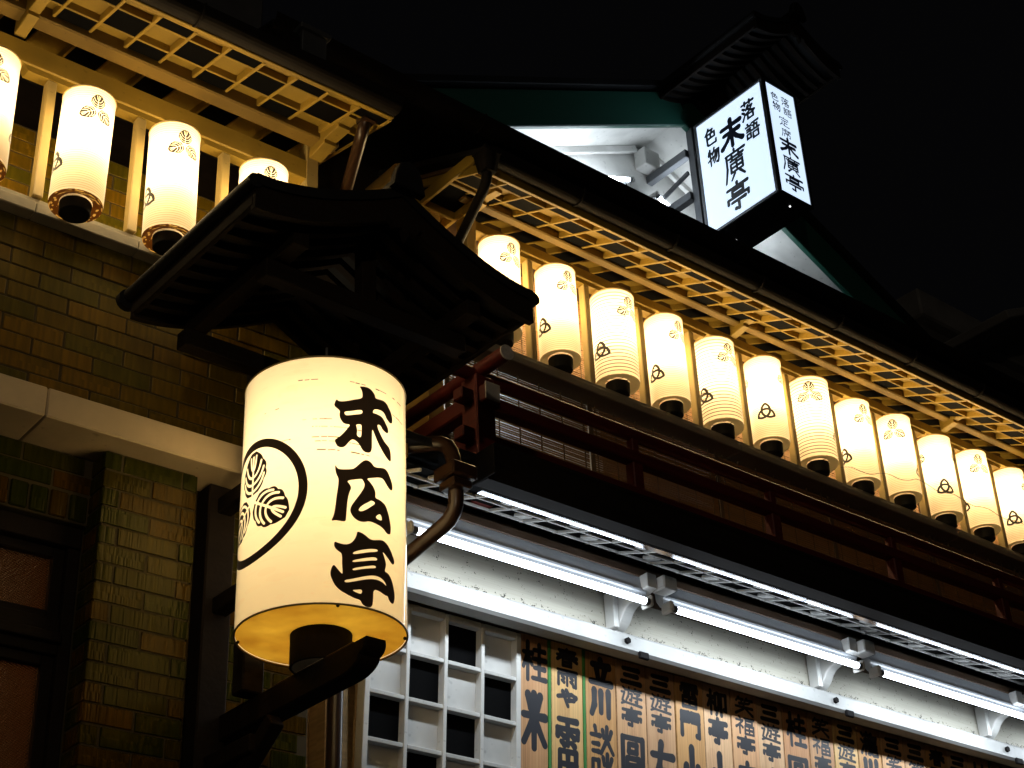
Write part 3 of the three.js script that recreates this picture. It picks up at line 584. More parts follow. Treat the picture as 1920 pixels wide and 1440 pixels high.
{
  const t = thing('roof_gutter', 'broad dark gutter along the lower eave under the red railing', 'gutter', [3.45, 4.45, -4.165]);
  const pts = [[-0.06, -0.055], [0.02, -0.06], [0.055, -0.02], [0.06, 0.05], [0.07, 0.06], [0.07, 0.07], [0.05, 0.07], [0.048, -0.012], [0.016, -0.05], [-0.056, -0.046]];
  profile(t, 'trough', M.gutter, pts, 0, 5.8, 0).position.set(0, 0, 0);
  boxp(t, 'end_cap', M.gutter, 3.44, 3.448, 4.39, 4.515, -4.225, -4.095);
  roofPlane('dark tiled lower roof below the red railing', 3.0, 9.3, 4.5, -4.2, 4.62, -4.95, false);
}
{
  const t = thing('lamp_beam', 'brown timber beam carrying the tube lamps under the lower eave', 'beam', [3.0, 4.4, -4.55]);
  boxp(t, 'timber', M.brown, 3.0, 9.3, 4.407, 4.446, -4.6, -4.5, 0.004); boxp(t, 'soffit', M.brown, 3.0, 9.3, 4.5, 4.52, -4.95, -4.6, 0.003);
}
const tubeMat = std([0.9, 0.92, 0.95], 0.35, { emissive: lin(8, 9, 10) });
function tubeLamp(label, a, c, up, opt = {}) { // a, c: ends of the tube; up: direction from the tube to its fitting
  const A = V(...a), C = V(...c), U = V(...up).normalize(), mid = A.clone().add(C).multiplyScalar(0.5), d = C.clone().sub(A), len = d.length(), X = d.clone().normalize();
  const t = thing('tube_lamp', label, 'lamp', mid.toArray(), { group: opt.group });
  const Zv = X.clone().cross(U).normalize(), Y = Zv.clone().cross(X);
  t.quaternion.setFromRotationMatrix(new THREE.Matrix4().makeBasis(X, Y, Zv));
  const own = true;
  const tube = new THREE.CylinderGeometry(0.0145, 0.0145, len - 0.03, 18); tube.rotateZ(Math.PI / 2); const tb = part(t, 'tube', tube, tubeMat, [0, 0, 0], [0, 0, 0], own);
  for (const s of [-1, 1]) { const e = new THREE.CylinderGeometry(0.016, 0.016, 0.02, 16); e.rotateZ(Math.PI / 2); part(tb, 'tube_end', e, M.zinc, [s * (len / 2 - 0.006), 0, 0], [0, 0, 0], own); part(t, 'lamp_holder', opt.bare ? cb(0.024, 0.075, 0.036, 0.006) : cb(0.024, 0.05, 0.066, 0.008), M.white, opt.bare ? [s * (len / 2 + 0.014), 0.018, 0] : [s * (len / 2 + 0.014), 0.006, -0.016], [0, 0, 0], own); }
  const s = new THREE.Shape((opt.bare ? [[-0.02, 0.04], [0.02, 0.04], [0.02, 0.08], [-0.02, 0.08]] : [[0.026, 0.014], [0.03, 0.05], [0.024, 0.056], [0.024, 0.066], [0.032, 0.072], [0.038, 0.126], [0.078, 0.126], [0.07, 0.05], [0.05, 0.018]]).map((p) => new THREE.Vector2(...p)));
  const g = new THREE.ExtrudeGeometry(s, { depth: len + 0.05, bevelEnabled: false }); g.translate(0, 0, -(len + 0.05) / 2); g.rotateY(Math.PI / 2); part(t, opt.bare ? 'batten' : 'reflector', g, M.enamel, [0, 0, 0], [0, 0, 0], own);
  const r = new THREE.RectAreaLight(lin(0.82, 0.92, 1), opt.power ?? 75, len - 0.03, 0.026); if (opt.bare) { r.position.set(0, 0, 0.018); r.rotation.y = Math.PI; } else { r.position.set(0, -0.014, -0.01); r.rotation.x = -Math.PI / 2 + 0.35; } t.add(r);
  return t;
}
const down = [0, 1, 0];
tubeLamp('tube lamp under the lower eave behind the elbowed downpipe', [3.345, 4.28, -4.466], [4.553, 4.28, -4.466], down, { group: 'tube lamps under the lower eave' });
tubeLamp('tube lamp under the lower eave, second from the elbowed downpipe', [4.7, 4.283, -4.466], [5.9, 4.283, -4.466], down, { group: 'tube lamps under the lower eave' });
tubeLamp('tube lamp under the lower eave, third from the elbowed downpipe', [6.045, 4.283, -4.466], [7.245, 4.283, -4.466], down, { group: 'tube lamps under the lower eave' });
tubeLamp('tube lamp under the lower eave, fourth from the elbowed downpipe', [7.39, 4.283, -4.466], [8.59, 4.283, -4.466], down, { group: 'tube lamps under the lower eave' });
{ // white boarding over the name boards
  const t = thing('white_boarding', 'spotted white painted planks behind the tube lamps', 'boarding', [3.1, 4.2, -4.72]);
  for (const [a, b] of [[3.1, 4.59], [4.593, 5.87], [5.873, 7.17], [7.173, 8.6]]) { const g = new THREE.BoxGeometry(b - a, 0.175, 0.02); part(t, 'plank', g, M.plank, [(a + b) / 2, 4.315, -4.715], [-0.06, 0, 0]); }
  boxp(t, 'backing', M.brown, 3.1, 8.6, 4.18, 4.5, -4.78, -4.74);
  const u = thing('white_fascia', 'white painted beam with black bolt heads above the name boards', 'beam', [3.1, 4.13, -4.66]);
  boxp(u, 'timber', M.fasciaWhite, 3.05, 8.6, 4.135, 4.222, -4.745, -4.655, 0.012);
  for (const x of [4.6, 5.925, 7.25]) { const g = new THREE.CylinderGeometry(0.015, 0.015, 0.014, 6); g.rotateX(Math.PI / 2); part(u, 'bolt_head', g, M.boltBlack, [x, 4.18, -4.649]); boxp(u, 'black_clip', M.boltBlack, x + 0.065, x + 0.12, 4.118, 4.15, -4.662, -4.646, 0.004); }
}
for (const [i, x] of [4.585, 5.87, 7.16].entries()) {
  const t = thing('corbel', `white scrolled corbel between tube lamps, ${ord[i]} from the elbowed downpipe`, 'corbel', [x, 4.222, -4.7], { group: 'white corbels between the tube lamps' });
  const s = new THREE.Shape(); s.moveTo(0, 0); s.quadraticCurveTo(0.045, 0.012, 0.07, 0.05); s.quadraticCurveTo(0.095, 0.095, 0.165, 0.1); s.lineTo(0.175, 0.118); s.lineTo(0.235, 0.13); s.lineTo(0.235, 0.185); s.lineTo(0, 0.185); s.closePath();
  const g = new THREE.ExtrudeGeometry(s, { depth: 0.05, bevelEnabled: true, bevelSize: 0.004, bevelThickness: 0.004, bevelSegments: 1, curveSegments: 8 }); g.rotateY(-Math.PI / 2); g.translate(0.025, 0, 0); boxUV(g);
  part(t, 'scroll', g, M.white, [x, 4.224, -4.7]);
  boxp(t, 'side_board', M.white, x - 0.06, x - 0.032, 4.224, 4.39, -4.7, -4.64, 0.004);
  boxp(t, 'nose_block', M.white, x + 0.03, x + 0.11, 4.345, 4.405, -4.5, -4.42, 0.006);
}
for (const [i, [x, y, z, w]] of [[3.1, 4.47, -4.33, 0.14], [3.16, 4.37, -4.42, 0.1]].entries()) {
  const t = thing('timber_block', ['upper', 'lower'][i] + ' yellow lit timber block beside the elbowed downpipe', 'block', [x, y, z]);
  boxp(t, 'block', M.ochre, x - w / 2, x + w / 2, y - 0.035, y + 0.035, z - 0.1, z + 0.08, 0.006); boxp(t, 'cap', M.ochre, x - w / 2 - 0.01, x + w / 2 + 0.01, y + 0.0355, y + 0.055, z - 0.11, z + 0.09, 0.004);
}
// ---------------------------------------------------------------- checkered panel and name boards (leaning out a little at the top)
const LEAN = 0.07;
{
  const t = thing('checkered_panel', 'white grid panel of alternating black and white squares under the white beam', 'panel', [3.38, 2.7, -4.885], { tilt: LEAN });
  const own = true, c = 0.1825, H = 1.45, n = 8;
  part(t, 'backboard', cb(0.75, H, 0.012, 0.002), M.tan, [0.36, H / 2, -0.052], [0, 0, 0], own);
  for (let i = 0; i <= 4; i++) part(t, 'upright', cb(i === 0 || i === 4 ? 0.024 : 0.017, H, 0.05, 0.002), M.white, [i * c + (i === 4 ? 0.002 : 0), H / 2, -0.02], [0, 0, 0], own);
  for (let j = 0; j <= n; j++) for (let i = 0; i < 4; i++) part(t, 'crosspiece', cb(c - 0.02, j === 0 ? 0.028 : 0.017, 0.048, 0.002), M.white, [(i + 0.5) * c, H - 0.012 - j * c, -0.0205], [0, 0, 0], own);
  for (let j = 0; j < n - 1; j++) for (let i = 0; i < 4; i++) { const dark = (i + j) % 2 === 0; part(t, dark ? 'black_square' : 'white_square', cb(c - 0.018, c - 0.018, 0.006, 0.001), dark ? M.black : M.white, [(i + 0.5) * c, H - 0.012 - (j + 0.5) * c, -0.034], [0, 0, 0], own); }
}
{
  const t = thing('board_wall', 'tan timber wall behind the checkered panel and the name boards', 'wall', [3.2, 2.5, -4.99]);
  boxp(t, 'wall', M.tan, 3.15, 8.8, 2.4, 4.13, -5.1, -4.99); boxp(t, 'edge_post', M.tan, 3.24, 3.34, 2.4, 4.13, -4.985, -4.87, 0.005);
}
const INK = '#15161f';
const boards = [
  ['桂', 0.19, '米', 0.24], ['春雨や', 0.255, '雷', 0.27], ['立川', 0.26, '談', 0.26], ['三遊亭', 0.27, '圓', 0.27], ['三遊亭', 0.265, '右', 0.25], ['雷門', 0.255, '小', 0.27], ['柳亭', 0.255, '小', 0.26], ['笑福亭', 0.27, '春', 0.26], ['三遊亭', 0.27, '小', 0.25],
  ['桂', 0.18, '圓', 0.26], ['笑福亭', 0.27, '右', 0.26], ['三遊亭', 0.27, '立', 0.26], ['瀧川', 0.26, '柳', 0.26], ['三笑亭', 0.27, '米', 0.26], ['三笑亭', 0.27, '小', 0.26], ['春雨や', 0.26, '談', 0.26], ['三遊亭', 0.26, '圓', 0.26], ['桂', 0.19, '雷', 0.26], ['立川', 0.26, '小', 0.26],
];
{
  let x = 4.132;
  boards.forEach(([a, ha, b, hb], i) => {
    const w = i === 0 ? 0.152 : 0.1745, H = 1.3, px = 900;
    const tone = [[196, 148, 102], [208, 160, 112], [220, 178, 134], [194, 140, 92], [202, 150, 88], [206, 156, 96], [212, 172, 130], [218, 176, 112], [198, 154, 112], [212, 162, 116]][(i * 7) % 10];
    const art = canvas(Math.round(w * px), Math.round(0.72 * px), (c, cw, ch) => {
      c.fillStyle = `rgb(${tone})`; c.fillRect(0, 0, cw, ch);
      const off = rr(0.2, 0.8) * cw;
      for (let k = 0; k < 70; k++) { const gx = rnd() * cw, dark = rnd(); c.strokeStyle = dark > 0.4 ? `rgba(96,52,20,${0.04 + rnd() * 0.12})` : `rgba(240,200,140,${0.05 + rnd() * 0.1})`; c.lineWidth = 0.6 + rnd() * 3; c.beginPath(); c.moveTo(gx, 0); c.bezierCurveTo(gx + (gx - off) * 0.1, ch * 0.3, gx + (off - gx) * 0.12, ch * 0.6, gx + rr(-4, 4), ch); c.stroke(); }
      for (let k = 0; k < 10; k++) { c.fillStyle = `rgba(${90 + rnd() * 40 | 0},50,16,${0.03 + rnd() * 0.05})`; c.beginPath(); c.ellipse(rnd() * cw, rnd() * ch, 10 + rnd() * 26, 24 + rnd() * 80, 0, 0, 7); c.fill(); }
      const n = a.length, each = ha * px / n, cwid = (n > 1 ? 0.13 : 0.135) * px;
      let y = 0.014 * px;
      for (const k of a) { kanji(c, k, (cw - cwid) / 2, y + each * 0.05, cwid, each * 0.9, (K[k].length < 70 ? 27 : K[k].length < 105 ? 20 : K[k].length < 150 ? 16 : 14.5), INK); y += each; }
      y += 0.03 * px; const bw = 0.142 * px; kanji(c, b, (cw - bw) / 2, y, bw, hb * px, (K[b].length < 70 ? 24 : K[b].length < 150 ? 19 : 15), INK);
    });
    const mat = std([1, 1, 1], 0.45, { map: art });
    const t = thing('name_board', `wooden name board with black brush lettering, ${i === 0 ? 'next to' : ord[i] + ' from'} the checkered panel`, 'sign', [x, 2.7, -4.885], { tilt: LEAN, group: 'wooden name boards' });
    const front = new THREE.PlaneGeometry(w - 0.008, 0.72);
    const side = std(tone.map((v) => Math.pow(v / 255, 2.2)), 0.6, { map: plankMap }); const pl = part(t, 'plank', cb(w - 0.005, H + 0.165, 0.012, 0.0015), side, [w / 2, (H + 0.165) / 2, -0.02 + rr(-0.004, 0.003)], [0, 0, 0], true); part(pl, 'lettered_face', front, mat, [0, (H + 0.165) / 2 - 0.361, 0.0066], [0, 0, 0], true);
    x += w;
    if (i < 2 || i === 17) { part(t, 'green_strip', cb(0.014, H + 0.165, 0.02, 0.002), M.greenStrip, [w + 0.0075, (H + 0.165) / 2, -0.022], [0, 0, 0], true); x += 0.0155; }
  });
}

// ---------------------------------------------------------------- great lantern with its little roof
const GLYPHS = {"sue":[[-47,775,-23,779,-9,778,3,771,13,760,14,747,30,750,49,753,64,750,77,738,91,722,98,701,95,688,87,682,76,684,65,691,58,703,48,711,30,711,8,706,4,691,7,690,26,691,44,689,53,681,63,669,72,658,75,645,68,637,59,638,46,642,38,653,30,655,23,652,24,645,30,630,46,609,60,597,78,590,85,579,88,556,86,540,72,541,52,555,33,576,18,599,8,620,2,630,1,598,1,565,0,552,-5,541,-16,536,-28,537,-36,543,-41,553,-49,563,-60,571,-70,573,-80,564,-93,543,-105,537,-116,539,-122,545,-129,563,-117,571,-102,587,-88,607,-76,626,-94,624,-104,630,-112,645,-114,660,-111,670,-121,679,-128,685,-131,691,-128,704,-123,713,-118,707,-107,706,-87,711,-67,720,-36,731,-35,748,-38,761,-42,769],[-98,666,-95,671,-77,675,-56,683,-35,690,-35,675,-52,668,-69,663,-83,658,-94,657],[-59,630,-38,636,-38,617,-39,583,-56,589,-53,607,-55,620]],"hiro":[[-125,475,-119,463,-110,458,-70,464,-59,472,-43,491,-32,503,-21,509,-10,509,1,503,13,491,46,502,60,503,72,496,87,476,97,457,96,444,89,436,78,438,66,446,54,459,46,463,35,463,1,451,-19,443,-8,436,6,423,14,409,16,397,14,383,30,383,46,379,60,372,71,353,80,331,86,307,85,285,80,278,68,275,58,280,54,284,41,290,16,295,-9,296,-29,287,-47,287,-63,296,-72,309,-75,321,-71,336,-58,357,-40,385,-28,407,-25,421,-31,432,-36,438,-55,432,-88,421,-78,412,-71,398,-78,383,-84,353,-86,321,-88,290,-89,281,-96,278,-109,279,-122,280,-135,276,-128,292,-124,311,-121,340,-118,371,-114,401,-113,426,-119,436,-124,452],[0,372,18,366,-3,347,-21,332,-35,323,-45,323,-47,327,-40,339,-25,352,-12,361],[33,335,41,327,44,310,11,314]],"tei":[[-51,250,-41,251,-24,245,-1,231,38,245,54,245,71,237,89,219,102,201,105,190,99,180,89,180,76,188,59,200,44,207,50,197,59,178,62,167,59,156,54,142,67,142,79,136,92,121,101,100,107,74,101,52,93,46,82,47,73,54,69,65,59,62,43,66,28,70,8,69,7,36,5,15,-4,6,-19,5,-33,11,-38,24,-55,25,-78,33,-103,45,-119,60,-128,77,-135,96,-133,114,-125,131,-115,119,-100,101,-96,102,-99,134,-99,168,-108,174,-119,182,-125,194,-123,208,-112,203,-95,200,-80,202,-67,211,-57,226,-52,241],[-65,177,-49,186,-16,198,11,206,25,207,25,200,-7,190,-36,179,-64,170],[-66,150,-40,160,-5,173,14,178,23,176,22,169,7,166,-20,157,-66,143],[-66,123,-36,134,-4,145,14,150,18,147,17,142,-2,137,-36,126,-65,116],[-92,81,-64,89,-19,107,7,115,28,117,46,113,59,104,63,94,51,101,30,105,7,103,-15,97,-56,82,-89,72],[-68,51,-52,55,-32,60,-34,43,-48,44]]};   // three brush letters, millimetres round the drum and up from its foot
const LX = 2.7, LZ = -4.092, LR = 0.2715, LH = 0.874, LY = 3.58;
const bigArt = canvas(2048, 1050, (c, w, h) => {
  const PX = w / (2 * Math.PI * LR * 1000), PY = h / (LH * 1000), ink = '#120c08', ground = '#fdf6e6';
  c.fillStyle = ground; c.fillRect(0, 0, w, h);
  for (let i = 0; i < 500; i++) { c.fillStyle = `rgba(180,150,90,${0.01 + rnd() * 0.025})`; c.beginPath(); c.ellipse(rnd() * w, rnd() * h, 6 + rnd() * 60, 2 + rnd() * 14, 0, 0, 7); c.fill(); }
  // hoops of the old frame showing through as broken scratches
  for (const [u0, u1, y, a] of [[-260, -60, 640, 0.5], [-200, -40, 612, 0.55], [-330, -30, 575, 0.9], [-190, -20, 560, 0.5], [-190, -20, 528, 0.75], [-250, -205, 788, 0.8], [-80, 130, 786, 0.7], [40, 150, 722, 0.6], [-180, -120, 640, 0.6], [-380, -330, 700, 0.4], [200, 420, 575, 0.7], [220, 400, 640, 0.5]]) {
    let x = u0; while (x < u1) { const l = 4 + rnd() * 26; if (rnd() > 0.25) { c.fillStyle = `rgba(40,24,8,${Math.min(1, a * (0.6 + rnd() * 0.8))})`; c.fillRect(w / 2 + x * PX, h - (y + rr(-0.7, 0.7)) * PY, l * PX, 2 + rnd() * 2.4); } x += l + rnd() * 8; }
  }
  for (const k of ['sue', 'hiro', 'tei']) {
    c.fillStyle = ink; c.beginPath();
    for (const p of GLYPHS[k]) {
      const q = []; for (let i = 0; i < p.length; i += 2) q.push([w / 2 + p[i] * PX, h - p[i + 1] * PY]);
      const n = q.length, m = (a, b) => [(a[0] + b[0]) / 2, (a[1] + b[1]) / 2];
      let s = m(q[n - 1], q[0]); c.moveTo(...s);
      for (let i = 0; i < n; i++) { const e = m(q[i], q[(i + 1) % n]); c.quadraticCurveTo(q[i][0], q[i][1], e[0], e[1]); }
      c.closePath();
    }
    c.fill('evenodd');
  }
  for (const sd of [-1, 1]) {
    const cx = w / 2 + sd * 426.5 * PX;
    c.save(); c.translate(cx, h - 396 * PY); c.scale(1, PY / PX);
    c.strokeStyle = ink; c.lineWidth = 29 * PX; c.beginPath(); c.arc(0, 0, 202 * PX, 0, 7); c.stroke();
    leafCrest(c, 0, -4 * PX, 176 * PX, ink, ground, 0.052, false); c.restore();
  }
});
{
  const t = thing('great_lantern', 'large glowing cylinder lantern with three black brush letters and a crest', 'lantern', [LX, LY - 0.1, LZ]);
  const skin = new THREE.MeshPhysicalMaterial({ color: lin(0.95, 0.88, 0.72), map: bigArt, roughness: 1, transmission: 0.5, thickness: 0, clearcoat: 0.7, clearcoatRoughness: 0.08, emissive: lin(0.52, 0.42, 0.25), emissiveMap: bigArt, side: THREE.DoubleSide });
  part(t, 'drum', new THREE.CylinderGeometry(LR, LR, LH, 96, 1, true, Math.PI, Math.PI * 2), skin, [LX, LY + LH / 2, LZ]);
  const amber = tex(256, 256, (u, v) => { const f = fbm(u, v, 5, 3, 4); return [0.78 + 0.3 * (f - 0.4), 0.6 + 0.36 * (f - 0.4), 0.2 + 0.2 * (f - 0.4)]; });
  const disc = new THREE.MeshPhysicalMaterial({ color: lin(0.9, 0.85, 0.7), map: amber, roughness: 1, transmission: 0.5, thickness: 0, emissive: lin(0.32, 0.32, 0.3), emissiveMap: amber, side: THREE.DoubleSide });
  const ring = new THREE.RingGeometry(0.098, LR - 0.003, 96); ring.rotateX(Math.PI / 2); part(t, 'bottom_disc', ring, disc, [LX, LY + 0.006, LZ]);
  const top = new THREE.RingGeometry(0.05, LR - 0.003, 96); top.rotateX(-Math.PI / 2); part(t, 'top_disc', top, M.darkwood, [LX, LY + LH - 0.006, LZ]);
  const hoop = std([0.42, 0.3, 0.12], 0.4);
  for (const y of [LY + 0.001, LY + LH - 0.001]) { const g = new THREE.TorusGeometry(LR, 0.0035, 8, 96); g.rotateX(Math.PI / 2); part(t, 'hoop', g, hoop, [LX, y, LZ]); }
  part(t, 'neck', new THREE.LatheGeometry([[0.098, 0.02], [0.098, -0.1], [0.09, -0.102], [0.09, 0.02]].map((p) => new THREE.Vector2(...p)), 48), M.boltBlack, [LX, LY, LZ]);
  for (const a of [-2.3, -0.4, 1.0, 2.4]) part(t, 'screw', new THREE.SphereGeometry(0.006, 8, 6), M.wire, [LX + Math.sin(a) * (LR - 0.008), LY, LZ + Math.cos(a) * (LR - 0.008)]);
  part(t, 'hanger_ring', new THREE.TorusGeometry(0.03, 0.004, 8, 24), M.zinc, [LX, LY + LH + 0.045, LZ]);
  rod(t, 'hanger_rod', M.zinc, [LX, LY + LH + 0.07, LZ], [LX, LY + LH + 0.2, LZ], 0.005, 8);
  for (const [y, i] of [[LY + 0.58, 0.7], [LY + 0.34, 0.14]]) { const b = new THREE.PointLight(lin(1, 0.84, 0.55), i); b.position.set(0, y - (LY - 0.1), 0); b.castShadow = true; b.shadow.radius = 3; t.add(b); }
}
function littleRoof(name, label, cx, hw, yE, yR, zF, zB, o = {}) {
  const t = thing(name, label, 'roof', [cx, yE, (zF + zB) / 2]);
  const mat = o.mat || M.darkwood, prof = (s) => yE + (yR - yE) * Math.pow(1 - s, 1.55) + 0.012 * s * s * s;
  const skin = (dy0, dy1, x0, x1, n = 16) => { const a = [], b = []; for (let i = 0; i <= n; i++) { const x = x0 + (x1 - x0) * i / n, y = prof(Math.min(1, Math.abs(x - cx) / hw)); a.push(new THREE.Vector2(x - cx, y + dy1 - yE)); b.unshift(new THREE.Vector2(x - cx, y + dy0 - yE)); } return new THREE.Shape([...a, ...b]); };
  const ext = (nm, sh, z0, z1, m) => { const g = new THREE.ExtrudeGeometry(sh, { depth: z1 - z0, bevelEnabled: false }); boxUV(g); return part(t, nm, g, m, [0, 0, z0 - (zF + zB) / 2], [0, 0, 0], true); };
  for (const s of [-1, 1]) {
    const xa = s < 0 ? cx - hw : cx, xb = s < 0 ? cx : cx + hw;
    ext('roof_slope', skin(0.0, 0.05, xa, xb), zB + 0.012, zF - 0.012, M.tile);
    for (let z = zB + 0.05; z < zF - 0.06; z += o.step || 0.085) ext('rafter', skin(-0.03, 0.002, s < 0 ? xa + 0.02 : xa, s < 0 ? xb : xb - 0.02, 10), z, z + 0.03, mat);
    ext('bargeboard', skin(-0.055, 0.034, xa, xb), zF - 0.011, zF + 0.014, mat); ext('bargeboard', skin(-0.05, 0.034, xa, xb), zB - 0.014, zB + 0.011, mat);
    ext('verge_tiles', skin(0.036, 0.075, xa, xb), zF - 0.06, zF + 0.022, M.tile); ext('verge_tiles', skin(0.036, 0.075, xa, xb), zB - 0.022, zB + 0.06, M.tile);
    part(t, 'eave_board', cb(0.02, 0.05, zF - zB, 0.003), mat, [cx + s * (hw - 0.008), yE + 0.0, (zF + zB) / 2]);
    rod(t, 'eave_tile', M.tile, [cx + s * (hw + 0.004), yE + 0.058, zB - 0.02], [cx + s * (hw + 0.004), yE + 0.058, zF + 0.02], 0.026, 12);
    rod(t, 'corner_tile', M.tile, [cx + s * (hw + 0.008), yE + 0.045, zB - 0.045], [cx + s * (hw + 0.008), yE + 0.045, zB - 0.02], 0.038, 14);
  }
  boxp(t, 'ridge', M.tile, cx - 0.035, cx + 0.035, yR + 0.04, yR + 0.11, zB - 0.03, zF + 0.03, 0.01);
  const oni = new THREE.ExtrudeGeometry(new THREE.Shape([[-0.06, 0], [0.06, 0], [0.05, 0.05], [0.035, 0.09], [0, 0.11], [-0.035, 0.09], [-0.05, 0.05]].map((p) => new THREE.Vector2(...p))), { depth: 0.03, bevelEnabled: true, bevelSize: 0.005, bevelThickness: 0.005, bevelSegments: 1 }); boxUV(oni);
  part(t, 'ridge_end', oni, M.tile, [cx, yR + 0.045, zF + 0.03]); part(t, 'ridge_end', oni, M.tile, [cx, yR + 0.045, zB - 0.06]);
  const pend = new THREE.ExtrudeGeometry(new THREE.Shape([[-0.02, 0.03], [-0.07, -0.02], [-0.045, -0.06], [-0.015, -0.05], [0, -0.1], [0.015, -0.05], [0.045, -0.06], [0.07, -0.02], [0.02, 0.03]].map((p) => new THREE.Vector2(...p))), { depth: 0.02, bevelEnabled: false }); boxUV(pend);
  part(t, 'gable_pendant', pend, mat, [cx, yR - 0.06, zF + 0.014]);
  if (o.frame) {
    const y = yE - 0.13;
    for (const s of [-1, 1]) { boxp(t, 'plate', mat, cx + s * hw * 0.62 - 0.03, cx + s * hw * 0.62 + 0.03, y + 0.07, y + 0.13, zB + 0.03, zF - 0.05, 0.004); }
    for (const z of [zB + 0.06, zF - 0.2]) boxp(t, 'tie_beam', mat, cx - hw * 0.72, cx + hw * 0.72, y, y + 0.068, z - 0.03, z + 0.03, 0.004);
    boxp(t, 'king_post', mat, cx - 0.03, cx + 0.03, y + 0.068, yR - 0.01, zF - 0.225, zF - 0.175, 0.004);
  }
  return t;
}
littleRoof('lantern_roof', 'small dark curved gable roof over the great lantern', 2.70, 0.572, 4.785, 5.0, -3.66, -4.44, { frame: true });
{
  const t = thing('lantern_bracket', 'dark timber post and arms carrying the great lantern and its roof', 'bracket', [2.63, 2.6, -4.7]);
  boxp(t, 'post', M.darkwood, 2.575, 2.685, 2.4, 4.32, -4.74, -4.63, 0.006);
  const g = new THREE.Shape(); g.moveTo(0, -0.04); g.lineTo(0.78, -0.04); g.quadraticCurveTo(0.86, -0.035, 0.87, 0.0); g.quadraticCurveTo(0.905, 0.01, 0.9, 0.04); g.lineTo(0, 0.04); g.closePath();
  const e = new THREE.ExtrudeGeometry(g, { depth: 0.07, bevelEnabled: true, bevelSize: 0.005, bevelThickness: 0.005, bevelSegments: 1 }); e.rotateY(-Math.PI / 2); e.translate(0.035, 0, 0); boxUV(e);
  part(t, 'lantern_arm', e, M.darkwood, [2.7, 3.435, -4.70]);
  boxp(t, 'arm_plate', M.brown, 2.66, 2.74, 3.476, 3.482, -4.3, -3.86, 0.002);
  boxp(t, 'rear_post', M.darkwood, 2.6, 2.68, 3.48, 4.72, -4.46, -4.39, 0.005);
  for (const y of [4.24, 3.86, 3.3]) boxp(t, 'arm', M.darkwood, 2.61, 2.67, y - 0.03, y + 0.03, -4.64, -4.3 - (y < 3.5 ? 0.05 : 0), 0.005);
  beam(t, 'brace', M.darkwood, [2.64, 3.05, -4.68], [2.66, 3.36, -4.28], 0.05, 0.05);
}
